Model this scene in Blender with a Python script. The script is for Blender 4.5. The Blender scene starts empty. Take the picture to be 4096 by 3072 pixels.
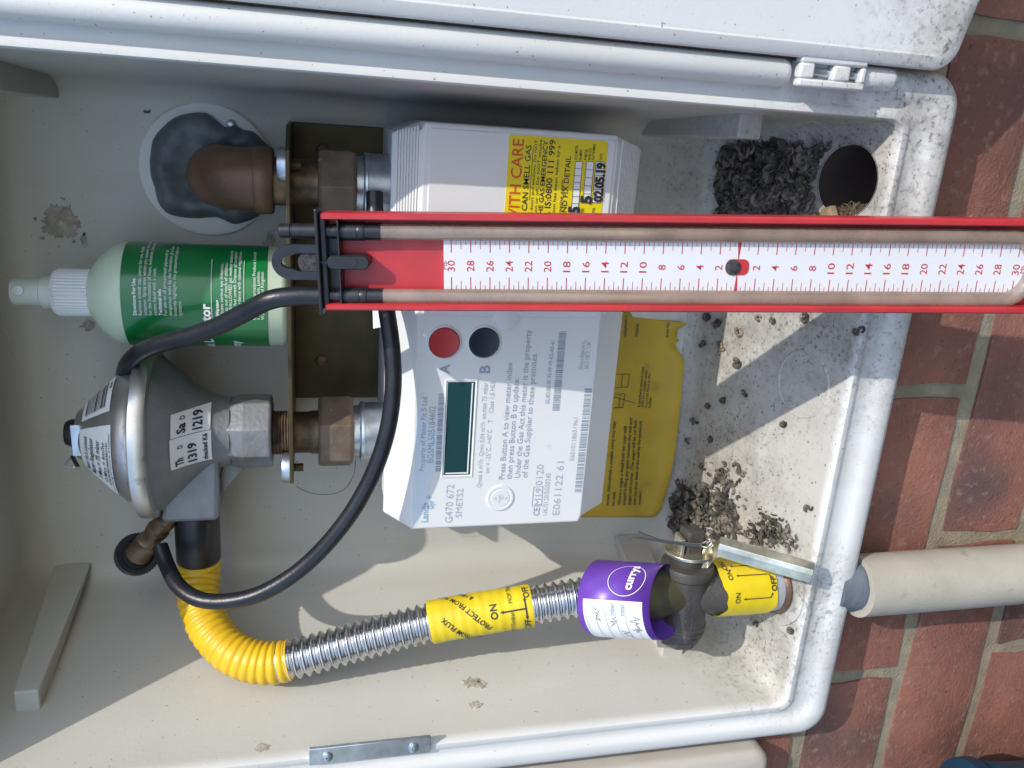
import bpy, bmesh, math, random
from mathutils import Vector, Matrix, Quaternion
from mathutils import noise as mn
random.seed(7)
R = math.radians
V = Vector
sc = bpy.context.scene
col = sc.collection

# ------------------------------------------------------------------ camera
# upright world: X right, Y into the wall (box opening at y=0), Z up; the photo is turned a quarter turn
FPX = 3300.0
ca = V((13600., -66., FPX)).normalized()
cb = V((-778., 10464., FPX)); cb -= ca * ca.dot(cb); cb.normalize()
cc = ca.cross(cb)
DIST = .418
cam_d = bpy.data.cameras.new('camera'); cam = bpy.data.objects.new('camera', cam_d); col.objects.link(cam)
cam_d.sensor_width = 36.0; cam_d.lens = 36.0 * FPX / 4096.0
cam_d.clip_start = .01; cam_d.clip_end = 500
right = V((-cb.x, cc.x, -ca.x)); down = V((-cb.y, cc.y, -ca.y)); fwd = V((-cb.z, cc.z, -ca.z))
m = Matrix((( right.x, -down.x, -fwd.x, 0), (right.y, -down.y, -fwd.y, -DIST), (right.z, -down.z, -fwd.z, 0), (0, 0, 0, 1)))
cam.matrix_world = m
sc.camera = cam

# ------------------------------------------------------------------ world and sun
SUN_TRAVEL = V((-1.08, 1.0, -1.69)).normalized()
world = bpy.data.worlds.new('World'); sc.world = world; world.use_nodes = True
wt = world.node_tree; wt.nodes.clear()
wo = wt.nodes.new('ShaderNodeOutputWorld'); bg = wt.nodes.new('ShaderNodeBackground'); sky = wt.nodes.new('ShaderNodeTexSky')
sky.sky_type = 'NISHITA'; sky.sun_disc = False
sky.sun_elevation = math.asin(-SUN_TRAVEL.z)
sky.sun_rotation = math.atan2(-SUN_TRAVEL.x, -SUN_TRAVEL.y)
sky.dust_density = 1.0; sky.air_density = 1.0; sky.ozone_density = 1.0
bg.inputs['Strength'].default_value = .15
wt.links.new(sky.outputs[0], bg.inputs[0]); wt.links.new(bg.outputs[0], wo.inputs[0])
sun_d = bpy.data.lights.new('sun', 'SUN'); sun_d.energy = 2.0; sun_d.angle = R(.55); sun_d.color = (1, .95, .87)
sun = bpy.data.objects.new('sun', sun_d); col.objects.link(sun); sun.location = (1, -2, 2)
sun.rotation_euler = SUN_TRAVEL.to_track_quat('-Z', 'Y').to_euler()
sc.view_settings.view_transform = 'Standard'; sc.view_settings.look = 'None'
sc.view_settings.exposure = .88; sc.view_settings.gamma = 1

# ------------------------------------------------------------------ helpers
def ray(px, py):
    v = V(((px - 2048) / FPX, (py - 1536) / FPX, 1.0)); return v
def at(px, py, y):
    r = ray(px, py); t = (y + DIST) / r.dot(cc); return V((-r.dot(cb) * t, y, -r.dot(ca) * t))
def atz(px, py, z):
    r = ray(px, py); t = -z / r.dot(ca); return V((-r.dot(cb) * t, r.dot(cc) * t - DIST, z))
def wray(px, py):
    r = ray(px, py); return V((-r.dot(cb), r.dot(cc), -r.dot(ca)))
CAMP = V((0, -DIST, 0))

class MB:
    def __init__(s): s.v = []; s.f = []
    def add(s, vs, fs):
        o = len(s.v); s.v += [tuple(p) for p in vs]; s.f += [tuple(i + o for i in f) for f in fs]; return s
    def box(s, x0, x1, y0, y1, z0, z1, M=None):
        vs = [V((x, y, z)) for z in (z0, z1) for y in (y0, y1) for x in (x0, x1)]
        if M: vs = [M @ p for p in vs]
        return s.add(vs, [(0, 2, 3, 1), (4, 5, 7, 6), (0, 1, 5, 4), (2, 6, 7, 3), (0, 4, 6, 2), (1, 3, 7, 5)])
    def loft(s, loops, cap0=True, cap1=True, closed=True):
        n = len(loops[0]); vs = [p for l in loops for p in l]; fs = []
        for i in range(len(loops) - 1):
            for j in range(n if closed else n - 1):
                k = (j + 1) % n
                fs.append((i * n + j, i * n + k, (i + 1) * n + k, (i + 1) * n + j))
        if cap0: fs.append(tuple(reversed(range(n))))
        if cap1: fs.append(tuple(range((len(loops) - 1) * n, len(loops) * n)))
        return s.add(vs, fs)
    def prism(s, poly, fr, h0, h1):
        O, U, W, N = fr
        return s.loft([[O + U * a + W * b + N * h for a, b in poly] for h in (h0, h1)])
    def lathe(s, prof, O, axis, n=32, ref=None, cap0=True, cap1=True):
        A = V(axis).normalized()
        U = V(ref) if ref else (V((1, 0, 0)) if abs(A.x) < .8 else V((0, 1, 0)))
        U = (U - A * A.dot(U)).normalized(); W = A.cross(U)
        loops = [[V(O) + A * h + (U * math.cos(t) + W * math.sin(t)) * r for t in [2 * math.pi * k / n for k in range(n)]] for r, h in prof]
        return s.loft(loops, cap0, cap1)
    def tube(s, path, rad, n=16, cap=True):
        path = [V(p) for p in path]; m_ = len(path)
        if not hasattr(rad, '__len__'): rad = [rad] * m_
        T = [(path[min(i + 1, m_ - 1)] - path[max(i - 1, 0)]).normalized() for i in range(m_)]
        U = T[0].orthogonal().normalized(); loops = []
        for i in range(m_):
            U = (U - T[i] * T[i].dot(U)).normalized(); W = T[i].cross(U)
            loops.append([path[i] + (U * math.cos(t) + W * math.sin(t)) * rad[i] for t in [2 * math.pi * k / n for k in range(n)]])
        return s.loft(loops, cap, cap)
    def sheet(s, pts): return s.add(pts, [tuple(range(len(pts)))])
    def build(s, name, mt, parent=None, smooth=40, bevel=0, seg=2, kind=None):
        me = bpy.data.meshes.new(name); me.from_pydata(s.v, [], s.f)
        if smooth:
            me.polygons.foreach_set('use_smooth', [True] * len(me.polygons))
            me.set_sharp_from_angle(angle=R(smooth))
        bmm = bmesh.new(); bmm.from_mesh(me); bmesh.ops.recalc_face_normals(bmm, faces=bmm.faces); bmm.to_mesh(me); bmm.free()
        if smooth: me.set_sharp_from_angle(angle=R(smooth))
        me.materials.append(mt)
        o = bpy.data.objects.new(name, me); col.objects.link(o)
        if parent: put(o, parent)
        if bevel:
            b = o.modifiers.new('bevel', 'BEVEL'); b.width = bevel; b.segments = seg; b.limit_method = 'ANGLE'; b.angle_limit = R(30)
        if kind: o['kind'] = kind
        return o
def put(o, parent):
    o.parent = parent
    base = parent
    loc = V((0, 0, 0))
    while base is not None:
        loc += base.location; base = base.parent
    o.matrix_parent_inverse = Matrix.Identity(4)
    o.location = -loc if o.type == 'MESH' else o.location
def thing(name, label, cat, loc, group=None):
    o = bpy.data.objects.new(name, None); col.objects.link(o); o.location = loc; o.empty_display_size = .02
    tag(o, label, cat, group); return o
def tag(o, label, cat, group=None, kind=None):
    o['label'] = label; o['category'] = cat
    if group: o['group'] = group
    if kind: o['kind'] = kind
    return o
def spline(pts, step=.003):
    pts = [V(p) for p in pts]; P = [pts[0] * 2 - pts[1]] + pts + [pts[-1] * 2 - pts[-2]]; out = []
    for i in range(1, len(P) - 2):
        a, b, c, d = P[i - 1:i + 3]; n = max(2, int((c - b).length / step))
        for k in range(n):
            t = k / n
            out.append(.5 * (2 * b + (c - a) * t + (2 * a - 5 * b + 4 * c - d) * t * t + (3 * b - a - 3 * c + d) * t ** 3))
    out.append(pts[-1]); return out
def resample(path, step):
    out = [path[0]]; acc = 0
    for a, b in zip(path, path[1:]):
        L = (b - a).length; pos = step - acc
        while pos <= L: out.append(a + (b - a) * (pos / L)); pos += step
        acc = (acc + L) % step
    return out
def rr(x0, x1, z0, z1, r, y, n=6):
    pts = []
    for cx, cz, a0 in ((x1 - r, z1 - r, 0), (x0 + r, z1 - r, 90), (x0 + r, z0 + r, 180), (x1 - r, z0 + r, 270)):
        for k in range(n + 1):
            t = R(a0 + 90 * k / n); pts.append(V((cx + r * math.cos(t), y, cz + r * math.sin(t))))
    return pts
def frame(O, U, W):
    U = V(U).normalized(); W = V(W); W = (W - U * U.dot(W)).normalized(); return (V(O), U, W, U.cross(W))

# ------------------------------------------------------------------ materials
def mat(name, base, rough=.5, metal=0, var=.12, vscale=30, bump=0, bscale=200, spec=.5, dark=None, dthr=(.6, .75), dscale=60, coat=0, trans=0, alpha=1, sss=0, seed=0, rvar=0):
    m_ = bpy.data.materials.new(name); m_.use_nodes = True; nt = m_.node_tree; N = nt.nodes; L = nt.links
    p = N['Principled BSDF']; p.inputs['Roughness'].default_value = rough; p.inputs['Metallic'].default_value = metal
    p.inputs['Specular IOR Level'].default_value = spec; p.inputs['Coat Weight'].default_value = coat
    p.inputs['Transmission Weight'].default_value = trans; p.inputs['Alpha'].default_value = alpha
    tc = N.new('ShaderNodeTexCoord'); src = tc.outputs['Object']
    if seed:
        mp = N.new('ShaderNodeMapping'); mp.inputs['Location'].default_value = (seed, seed * 1.7, -seed); L.new(src, mp.inputs[0]); src = mp.outputs[0]
    def noise(scale, detail=4):
        n = N.new('ShaderNodeTexNoise'); n.inputs['Scale'].default_value = scale; n.inputs['Detail'].default_value = detail; L.new(src, n.inputs['Vector']); return n.outputs['Fac']
    def ramp(f, a, b):
        n = N.new('ShaderNodeMapRange'); n.inputs[1].default_value = a; n.inputs[2].default_value = b; n.clamp = True; L.new(f, n.inputs[0]); return n.outputs[0]
    def mix(f, a, b):
        n = N.new('ShaderNodeMix'); n.data_type = 'RGBA'
        if isinstance(f, float): n.inputs[0].default_value = f
        else: L.new(f, n.inputs[0])
        for s, i in ((a, 6), (b, 7)):
            if isinstance(s, tuple): n.inputs[i].default_value = (*s, 1)
            else: L.new(s, n.inputs[i])
        return n.outputs[2]
    base = tuple(base); c = base
    if var:
        lo = tuple(max(0, x * (1 - var)) for x in base); hi = tuple(min(1, x * (1 + var)) for x in base)
        c = mix(ramp(noise(vscale), .3, .7), lo, hi)
    if dark:
        c = mix(ramp(noise(dscale, 8), *dthr), c, tuple(dark))
    if isinstance(c, tuple): p.inputs['Base Color'].default_value = (*c, 1)
    else: L.new(c, p.inputs['Base Color'])
    if rvar: L.new(ramp(noise(vscale * 2.3), .25, .75), p.inputs['Roughness']) if False else None
    if bump:
        b = N.new('ShaderNodeBump'); b.inputs['Strength'].default_value = bump; b.inputs['Distance'].default_value = .001
        L.new(noise(bscale, 6), b.inputs['Height']); L.new(b.outputs[0], p.inputs['Normal'])
    m_['n'] = name
    return m_
M = {}
M['paint'] = mat('meter_plastic', (.70, .70, .69), .45, var=.02, vscale=20, dark=(.62, .58, .52), dthr=(.70, .80), dscale=90)
M['black_rubber'] = mat('black_rubber', (.012, .013, .018), .36, var=.3, vscale=120, bump=.15, bscale=600)
M['black_plastic'] = mat('black_plastic', (.016, .017, .021), .36, var=.25, vscale=90, bump=.1, bscale=500)
M['red_plastic'] = mat('red_plastic', (.43, .028, .034), .35, var=.12, vscale=40, dark=(.27, .045, .045), dthr=(.66, .8), dscale=120)
M['red_ink'] = mat('red_ink', (.45, .03, .04), .5, var=0)
M['card'] = mat('scale_card', (.62, .62, .635), .4, var=.03, vscale=25, dark=(.5, .47, .42), dthr=(.72, .82), dscale=160)
M['tube'] = mat('cloudy_tube', (.33, .25, .20), .12, var=.2, vscale=60, dark=(.1, .09, .08), dthr=(.74, .78), dscale=330, coat=1, alpha=.62)
M['zinc'] = mat('zinc_plate', (.50, .54, .60), .32, .9, var=.2, vscale=90, dark=(.2, .2, .2), dthr=(.68, .8), dscale=150, bump=.1)
M['steel'] = mat('stainless', (.62, .62, .63), .2, 1, var=.1, vscale=100)
M['cast'] = mat('cast_zinc', (.235, .24, .25), .52, .4, var=.18, vscale=40, bump=.35, bscale=420, dark=(.16, .15, .14), dthr=(.56, .75), dscale=35)
M['alu'] = mat('spun_aluminium', (.56, .55, .53), .34, .85, var=.12, vscale=60, dark=(.3, .28, .24), dthr=(.6, .75), dscale=110, bump=.1)
M['iron'] = mat('rusty_iron', (.155, .085, .052), .42, .35, var=.18, vscale=40, dark=(.085, .055, .04), dthr=(.5, .8), dscale=45, bump=.25, bscale=900)
M['nut'] = mat('bronzed_nut', (.17, .125, .09), .55, .35, var=.2, vscale=90, dark=(.33, .28, .22), dthr=(.66, .72), dscale=130, bump=.4, bscale=420)
M['brass'] = mat('brass', (.17, .115, .072), .42, .6, var=.4, vscale=110, dark=(.08, .06, .05), dthr=(.5, .7), dscale=120, bump=.2)
M['bracket'] = mat('passivated_steel', (.08, .063, .03), .5, .45, var=.25, vscale=50, dark=(.07, .055, .03), dthr=(.55, .8), dscale=28)
M['lever'] = mat('passivated_lever', (.60, .57, .46), .3, .9, var=.3, vscale=90, dark=(.36, .32, .2), dthr=(.55, .75), dscale=70, bump=.12)
M['valve'] = mat('black_malleable_iron', (.075, .068, .062), .5, .3, var=.2, vscale=80, bump=.4, bscale=650)
M['olive'] = mat('olive_fitting', (.085, .075, .04), .5, .2, var=.3, vscale=60, bump=.2)
M['yellow'] = mat('yellow_sleeve', (.68, .42, .012), .38, var=.12, vscale=50, dark=(.33, .19, .01), dthr=(.68, .8), dscale=160)
M['yellow_tape'] = mat('yellow_label_film', (.70, .52, .012), .42, var=.12, vscale=45, dark=(.38, .27, .02), dthr=(.64, .8), dscale=70, bump=.3, bscale=120)
M['yellow_label'] = mat('yellow_meter_label', (.78, .62, .015), .45, var=.03)
M['old_label'] = mat('aged_yellow_paper', (.50, .34, .03), .55, var=.22, vscale=16, dark=(.3, .2, .04), dthr=(.6, .8), dscale=45)
M['paper'] = mat('white_paper', (.74, .74, .72), .6, var=.05)
M['torn'] = mat('torn_paper', (.58, .57, .53), .7, var=.15, vscale=60)
M['purple'] = mat('purple_film', (.13, .045, .36), .35, var=.08)
M['ink'] = mat('black_ink', (.03, .03, .035), .5, var=0)
M['blue_ink'] = mat('slate_ink', (.29, .34, .40), .5, var=0)
M['grey_ink'] = mat('grey_ink', (.40, .42, .46), .5, var=0)
M['logo'] = mat('logo_ink', (.28, .44, .56), .5, var=0)
M['band'] = mat('pale_blue_print', (.62, .69, .76), .45, var=0)
M['redlabel_ink'] = mat('orange_ink', (.62, .10, .02), .5, var=0)
M['white_ink'] = mat('white_ink', (.8, .8, .8), .5, var=0)
M['pen'] = mat('pen_ink', (.22, .21, .24), .5, var=0)
M['putty'] = mat('grey_putty', (.12, .135, .145), .5, var=.25, vscale=50, bump=.8, bscale=120, spec=.4)
M['disc'] = mat('white_disc', (.70, .70, .68), .5, var=.05)
M['green'] = mat('green_label', (.005, .17, .04), .3, var=.08, coat=.3)
M['bottle'] = mat('milky_bottle', (.56, .66, .50), .4, var=.05, vscale=20)
M['nozzle'] = mat('nozzle_plastic', (.62, .68, .62), .32, var=.04)
M['collar'] = mat('collar_plastic', (.76, .78, .80), .4, var=.03)
M['lcd'] = mat('lcd_glass', (.008, .05, .055), .12, var=.1, coat=.6)
M['pipe'] = mat('beige_pipe', (.40, .37, .31), .5, var=.1, vscale=30, dark=(.26, .23, .18), dthr=(.62, .8), dscale=80, bump=.3, bscale=500)
M['sealant'] = mat('grey_sealant', (.10, .115, .14), .6, var=.25, bump=.6, bscale=250)
M['galv'] = mat('galvanised_pipe', (.42, .44, .48), .5, .3, var=.2, dark=(.30, .13, .05), dthr=(.66, .75), dscale=90, bump=.4)
M['mortar'] = mat('mortar', (.25, .21, .145), .9, var=.2, vscale=60, bump=1, bscale=500, dark=(.2, .19, .15), dthr=(.55, .7), dscale=130)
M['dropping'] = mat('dried_dropping', (.15, .13, .105), .9, var=.8, vscale=140, bump=.8, bscale=900, dark=(.04, .036, .031), dthr=(.46, .60), dscale=95)
M['dropping_pale'] = mat('pale_dropping', (.20, .16, .12), .8, var=.4, vscale=150, bump=.6, bscale=900)
M['nest'] = mat('dry_grass', (.13, .095, .06), .9, var=.5, vscale=200)
M['chip'] = mat('terracotta', (.25, .17, .105), .85, var=.2, vscale=80, bump=.5)
M['hole_shade'] = mat('painted_hole_shade', (.04, .028, .023), .9, var=.3)
M['residue'] = mat('adhesive_residue', (.33, .29, .24), .9, var=.3, vscale=220, bump=.9, bscale=500, dark=(.5, .47, .42), dthr=(.5, .7), dscale=160)
M['residue_dark'] = mat('dark_residue', (.10, .09, .085), .9, var=.3, vscale=120, bump=.5)
M['beige_box'] = mat('beige_cover', (.46, .42, .37), .5, var=.08)
M['blue'] = mat('blue_plastic', (.006, .032, .065), .45, var=.1)
M['navy'] = mat('navy_button', (.012, .017, .035), .35, var=.1)
M['foam'] = mat('grey_foam', (.05, .05, .055), .95, var=.6, vscale=500, bump=1, bscale=1500)
M['concrete'] = mat('paving_asphalt', (.06, .058, .055), .9, var=.15, vscale=6, bump=.5, bscale=60)

def box_material():
    m_ = bpy.data.materials.new('aged_white_grp'); m_.use_nodes = True; nt = m_.node_tree; N = nt.nodes; L = nt.links
    p = N['Principled BSDF']; p.inputs['Roughness'].default_value = .42
    tc = N.new('ShaderNodeTexCoord'); src = tc.outputs['Object']
    def noise(scale, detail=4, rough=.5):
        n = N.new('ShaderNodeTexNoise'); n.inputs['Scale'].default_value = scale; n.inputs['Detail'].default_value = detail; n.inputs['Roughness'].default_value = rough
        L.new(src, n.inputs['Vector']); return n.outputs['Fac']
    def ramp(f, a, b, c=0, d=1):
        n = N.new('ShaderNodeMapRange'); n.inputs[1].default_value = a; n.inputs[2].default_value = b; n.inputs[3].default_value = c; n.inputs[4].default_value = d; n.clamp = True; L.new(f, n.inputs[0]); return n.outputs[0]
    def mth(op, a, b):
        n = N.new('ShaderNodeMath'); n.operation = op
        for i, s in enumerate((a, b)):
            if isinstance(s, (int, float)): n.inputs[i].default_value = s
            else: L.new(s, n.inputs[i])
        return n.outputs[0]
    def mix(f, a, b):
        n = N.new('ShaderNodeMix'); n.data_type = 'RGBA'; L.new(f, n.inputs[0])
        for s, i in ((a, 6), (b, 7)):
            if isinstance(s, tuple): n.inputs[i].default_value = (*s, 1)
            else: L.new(s, n.inputs[i])
        return n.outputs[2]
    def ball(c, r0, r1):
        n = N.new('ShaderNodeVectorMath'); n.operation = 'DISTANCE'; L.new(src, n.inputs[0]); n.inputs[1].default_value = c
        return ramp(n.outputs['Value'], r0, r1, 1, 0)
    sp = N.new('ShaderNodeSeparateXYZ'); L.new(src, sp.inputs[0])
    inner = mix(ramp(noise(9), .3, .7), (.455, .443, .402), (.515, .503, .458))      # darker, yellower inside of the box
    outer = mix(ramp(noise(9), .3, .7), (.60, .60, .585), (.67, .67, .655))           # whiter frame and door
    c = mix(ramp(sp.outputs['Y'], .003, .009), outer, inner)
    c = mix(ramp(noise(420, 3), .70, .74, 0, .75), c, (.16, .14, .12))                 # fine specks everywhere
    masks = None
    for cen, r0, r1 in (((-.015, .04, -.315), .03, .085), ((.02, 0, -.33), .015, .06), ((-.02, .12, -.295), .02, .09), ((-.235, .10, -.295), .02, .10), ((-.295, .03, -.315), .03, .065),
                        ((-.33, .05, -.31), .01, .07), ((-.14, .12, -.30), .01, .08), ((-.1, .05, -.31), .02, .12), ((.055, -.015, -.33), .01, .05), ((.012, .06, -.30), .02, .10), ((.03, 0, -.345), .01, .045), ((-.345, .03, -.315), .01, .06), ((.09, -.03, -.32), .01, .07)):
        b = ball(cen, r0, r1); masks = b if masks is None else mth('MAXIMUM', masks, b)
    n1 = ramp(noise(42, 12, .75), .38, .66); n2 = ramp(noise(300, 8, .7), .53, .63)
    c = mix(mth('MULTIPLY', mth('MULTIPLY', masks, n1), .85), c, (.215, .19, .16))
    c = mix(mth('MULTIPLY', mth('MULTIPLY', masks, n2), .75), c, (.085, .075, .065))
    sx = N.new('ShaderNodeMapping'); sx.inputs['Scale'].default_value = (1, 1, .12); L.new(src, sx.inputs[0])
    ns = N.new('ShaderNodeTexNoise'); ns.inputs['Scale'].default_value = 60; ns.inputs['Detail'].default_value = 6; L.new(sx.outputs[0], ns.inputs['Vector'])
    c = mix(mth('MULTIPLY', ramp(ns.outputs['Fac'], .56, .74), .22), c, (.42, .37, .28))
    c = mix(mth('MULTIPLY', ramp(noise(24, 10, .72), .58, .70), .16), c, (.40, .34, .25))
    c = mix(ramp(noise(150, 5, .6), .715, .745, 0, .55), c, (.22, .19, .15))
    L.new(c, p.inputs['Base Color'])
    b = N.new('ShaderNodeBump'); b.inputs['Strength'].default_value = .12; b.inputs['Distance'].default_value = .001
    L.new(noise(380, 5), b.inputs['Height']); L.new(b.outputs[0], p.inputs['Normal'])
    return m_
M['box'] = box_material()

def brick_material():
    m_ = bpy.data.materials.new('red_brick'); m_.use_nodes = True; nt = m_.node_tree; N = nt.nodes; L = nt.links
    p = N['Principled BSDF']; p.inputs['Roughness'].default_value = .88; p.inputs['Specular IOR Level'].default_value = .25
    tc = N.new('ShaderNodeTexCoord'); oi = N.new('ShaderNodeObjectInfo')
    off = N.new('ShaderNodeVectorMath'); off.operation = 'ADD'; L.new(tc.outputs['Object'], off.inputs[0])
    cx = N.new('ShaderNodeCombineXYZ'); mm = N.new('ShaderNodeMath'); mm.operation = 'MULTIPLY'; mm.inputs[1].default_value = 37.; L.new(oi.outputs['Random'], mm.inputs[0])
    L.new(mm.outputs[0], cx.inputs[0]); L.new(mm.outputs[0], cx.inputs[1]); L.new(cx.outputs[0], off.inputs[1])
    def noise(scale, detail=5, r=.55):
        n = N.new('ShaderNodeTexNoise'); n.inputs['Scale'].default_value = scale; n.inputs['Detail'].default_value = detail; n.inputs['Roughness'].default_value = r
        L.new(off.outputs[0], n.inputs['Vector']); return n.outputs['Fac']
    def rmp(f, a, b, d=1):
        n = N.new('ShaderNodeMapRange'); n.inputs[1].default_value = a; n.inputs[2].default_value = b; n.inputs[4].default_value = d; L.new(f, n.inputs[0]); return n.outputs[0]
    def mix(f, a, b):
        n = N.new('ShaderNodeMix'); n.data_type = 'RGBA'; L.new(f, n.inputs[0])
        for s, i in ((a, 6), (b, 7)):
            if isinstance(s, tuple): n.inputs[i].default_value = (*s, 1)
            else: L.new(s, n.inputs[i])
        return n.outputs[2]
    c = mix(rmp(noise(11, 3), .35, .65), (.185, .085, .066), (.32, .138, .098))
    c = mix(rmp(noise(6, 2), .56, .72), c, (.105, .072, .072))
    c = mix(rmp(noise(160, 5), .56, .72, .7), c, (.34, .22, .17))
    c = mix(rmp(noise(320, 4), .62, .70, .6), c, (.06, .035, .03))
    L.new(c, p.inputs['Base Color'])
    mu = N.new('ShaderNodeMath'); mu.operation = 'ADD'
    wv = N.new('ShaderNodeTexNoise'); wv.inputs['Scale'].default_value = 16; wv.inputs['Detail'].default_value = 12; wv.inputs['Roughness'].default_value = .68; wv.inputs['Distortion'].default_value = .6; L.new(off.outputs[0], wv.inputs['Vector'])
    L.new(wv.outputs['Fac'], mu.inputs[0])
    n4 = N.new('ShaderNodeMath'); n4.operation = 'MULTIPLY'; n4.inputs[1].default_value = .45; L.new(noise(420, 6, .7), n4.inputs[0]); L.new(n4.outputs[0], mu.inputs[1])
    b = N.new('ShaderNodeBump'); b.inputs['Strength'].default_value = .9; b.inputs['Distance'].default_value = .004; L.new(mu.outputs[0], b.inputs['Height']); L.new(b.outputs[0], p.inputs['Normal'])
    return m_
M['brick'] = brick_material()

# ------------------------------------------------------------------ text
_tc = {}
def text_geo(s, bold=0.0):
    key = (s, bold)
    if key in _tc: return _tc[key]
    cu = bpy.data.curves.new('t', 'FONT'); cu.body = s; cu.size = 1; cu.resolution_u = 2; cu.offset = bold
    o = bpy.data.objects.new('t', cu); col.objects.link(o)
    dg = bpy.context.evaluated_depsgraph_get(); me = bpy.data.meshes.new_from_object(o.evaluated_get(dg))
    vs = [(v.co.x, v.co.y) for v in me.vertices]; fs = [tuple(p.vertices) for p in me.polygons]
    bpy.data.objects.remove(o); bpy.data.curves.remove(cu); bpy.data.meshes.remove(me)
    _tc[key] = (vs, fs); return vs, fs
CAPH = None
def text(mb, s, fr, w=None, h=None, bold=0.0, off=.0003, align='l', mapf=None):
    """lay a line of print: fr = (origin, along, up, normal); w = length, h = capital height"""
    global CAPH
    if CAPH is None: CAPH = max(y for x, y in text_geo('H')[0])
    vs, fs = text_geo(s, bold)
    if not vs: return
    x0 = min(v[0] for v in vs); x1 = max(v[0] for v in vs)
    sy = (h / CAPH) if h else w / (x1 - x0); sx = w / (x1 - x0) if w else sy
    sh = 0 if align == 'l' else -(x1 - x0) / 2 * sx
    pts = [((x - x0) * sx + sh, y * sy) for x, y in vs]
    if mapf: mb.add([mapf(a, b) for a, b in pts], fs)
    else:
        O, U, W, N = fr; mb.add([O + U * a + W * b + N * off for a, b in pts], fs)
def barcode(mb, fr, w, h, n, off=.0003, seed=1):
    rnd = random.Random(seed); x = 0; O, U, W, N = fr; parts = []
    while len(parts) < n: a = rnd.choice((1, 1, 2, 3)); g = rnd.choice((1, 1, 1, 2)); parts.append((x, a)); x += a + g
    k = w / x
    for s, a in parts:
        mb.sheet([O + U * (s * k) + W * b + N * off + U * c for b, c in ((0, 0), (0, a * k), (h, a * k), (h, 0))])
XU = V((1, 0, 0)); ZU = V((0, 0, 1)); FN = V((0, -1, 0))

# ================================================================== setting
g = MB().sheet([V((-30, -60, -1.20)), V((30, -60, -1.20)), V((30, .03, -1.20)), V((-30, .03, -1.20))]).build('ground', M['concrete'], smooth=None)
g['kind'] = 'structure'

# ------------------------------------------------------------------ brick wall
WALL_Y = .030
wall = thing('brick_wall', 'red brick wall with pale mortar joints around the white meter box', 'wall', (-.1, WALL_Y, -1.15))
HX0, HX1, HZ0, HZ1 = -.380, .022, -.3535, .232       # opening for the box
WX0, WX1, WZ0, WZ1 = -1.15, .95, -1.15, .75
mb = MB(); ym = WALL_Y + .0035
for x0, x1, z0, z1 in ((WX0, HX0, WZ0, WZ1), (HX1, WX1, WZ0, WZ1), (HX0, HX1, WZ0, HZ0), (HX0, HX1, HZ1, WZ1)):
    mb.box(x0, x1, ym, .28, z0, z1)
mb.build('mortar', M['mortar'], wall, smooth=None)
def brick_mesh(w, h, seed):
    rnd = random.Random(seed); nx, nz = 5, 3; vs = []; fs = []
    for j in range(nz + 1):
        for i in range(nx + 1):
            e = (i in (0, nx)) or (j in (0, nz))
            x = w * (i / nx - .5); z = h * (j / nz - .5)
            if i in (0, nx): x += rnd.uniform(-.0022, .0012) * (1 if i else -1)
            if j in (0, nz): z += rnd.uniform(-.0022, .0012) * (1 if j else -1)
            vs.append(V((x, rnd.uniform(-.0008, .0008) + (.0018 if e else 0), z)))
    for j in range(nz):
        for i in range(nx):
            a = j * (nx + 1) + i; fs.append((a, a + 1, a + nx + 2, a + nx + 1))
    ring = [i for i in range(nx + 1)] + [(j + 1) * (nx + 1) + nx for j in range(nz)] + [nz * (nx + 1) + nx - 1 - i for i in range(nx)] + [(nz - 1 - j) * (nx + 1) for j in range(nz - 1)]
    o = len(vs); vs += [V((vs[i].x, .03, vs[i].z)) for i in ring]
    for k in range(len(ring)):
        k2 = (k + 1) % len(ring); fs.append((ring[k], o + k, o + k2, ring[k2]))
    me = bpy.data.meshes.new('brick'); me.from_pydata([tuple(v) for v in vs], [], fs)
    me.polygons.foreach_set('use_smooth', [True] * len(me.polygons)); me.set_sharp_from_angle(angle=R(38))
    bm = bmesh.new(); bm.from_mesh(me); bmesh.ops.recalc_face_normals(bm, faces=bm.faces); bm.to_mesh(me); bm.free()
    me.materials.append(M['brick']); return me
PITCH = .0775; BH = .0665; BW = .2165; XP = .2265
cache = {}
row = 0
for k in range(-8, 15):
    ztop = -.4440 - PITCH * k; zbot = ztop - BH           # k=0 is the course under the first bed joint below the box
    if zbot < WZ0 or ztop > WZ1: continue
    xoff = {0: -.2667 + .005, 1: -.3669 + .005}.get(k % 2)
    if k == -1: xoff = -.3794 + .005
    x = xoff - 4 * XP
    while x < WX1:
        x0, x1 = x, x + BW; x += XP
        x0 = max(x0, WX0); x1 = min(x1, WX1)
        segs = [(x0, x1, zbot, ztop)]
        if ztop > HZ0 and zbot < HZ1:                      # cut round the box
            segs = []
            if x0 < HX0: segs.append((x0, min(x1, HX0 - .002), zbot, ztop))
            if x1 > HX1: segs.append((max(x0, HX1 + .002), x1, zbot, ztop))
            if zbot < HZ0 and x1 > HX0 and x0 < HX1: segs.append((max(x0, HX0), min(x1, HX1), zbot, HZ0 - .002))
        for a, b, c, d in segs:
            if b - a < .015 or d - c < .01: continue
            key = (round(b - a, 3), round(d - c, 3), random.randrange(3))
            if key not in cache: cache[key] = brick_mesh(b - a, d - c, len(cache) + 5)
            o = bpy.data.objects.new('brick', cache[key]); col.objects.link(o); o.parent = wall
            o.location = V(((a + b) / 2, WALL_Y, (c + d) / 2)) - wall.location

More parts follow.
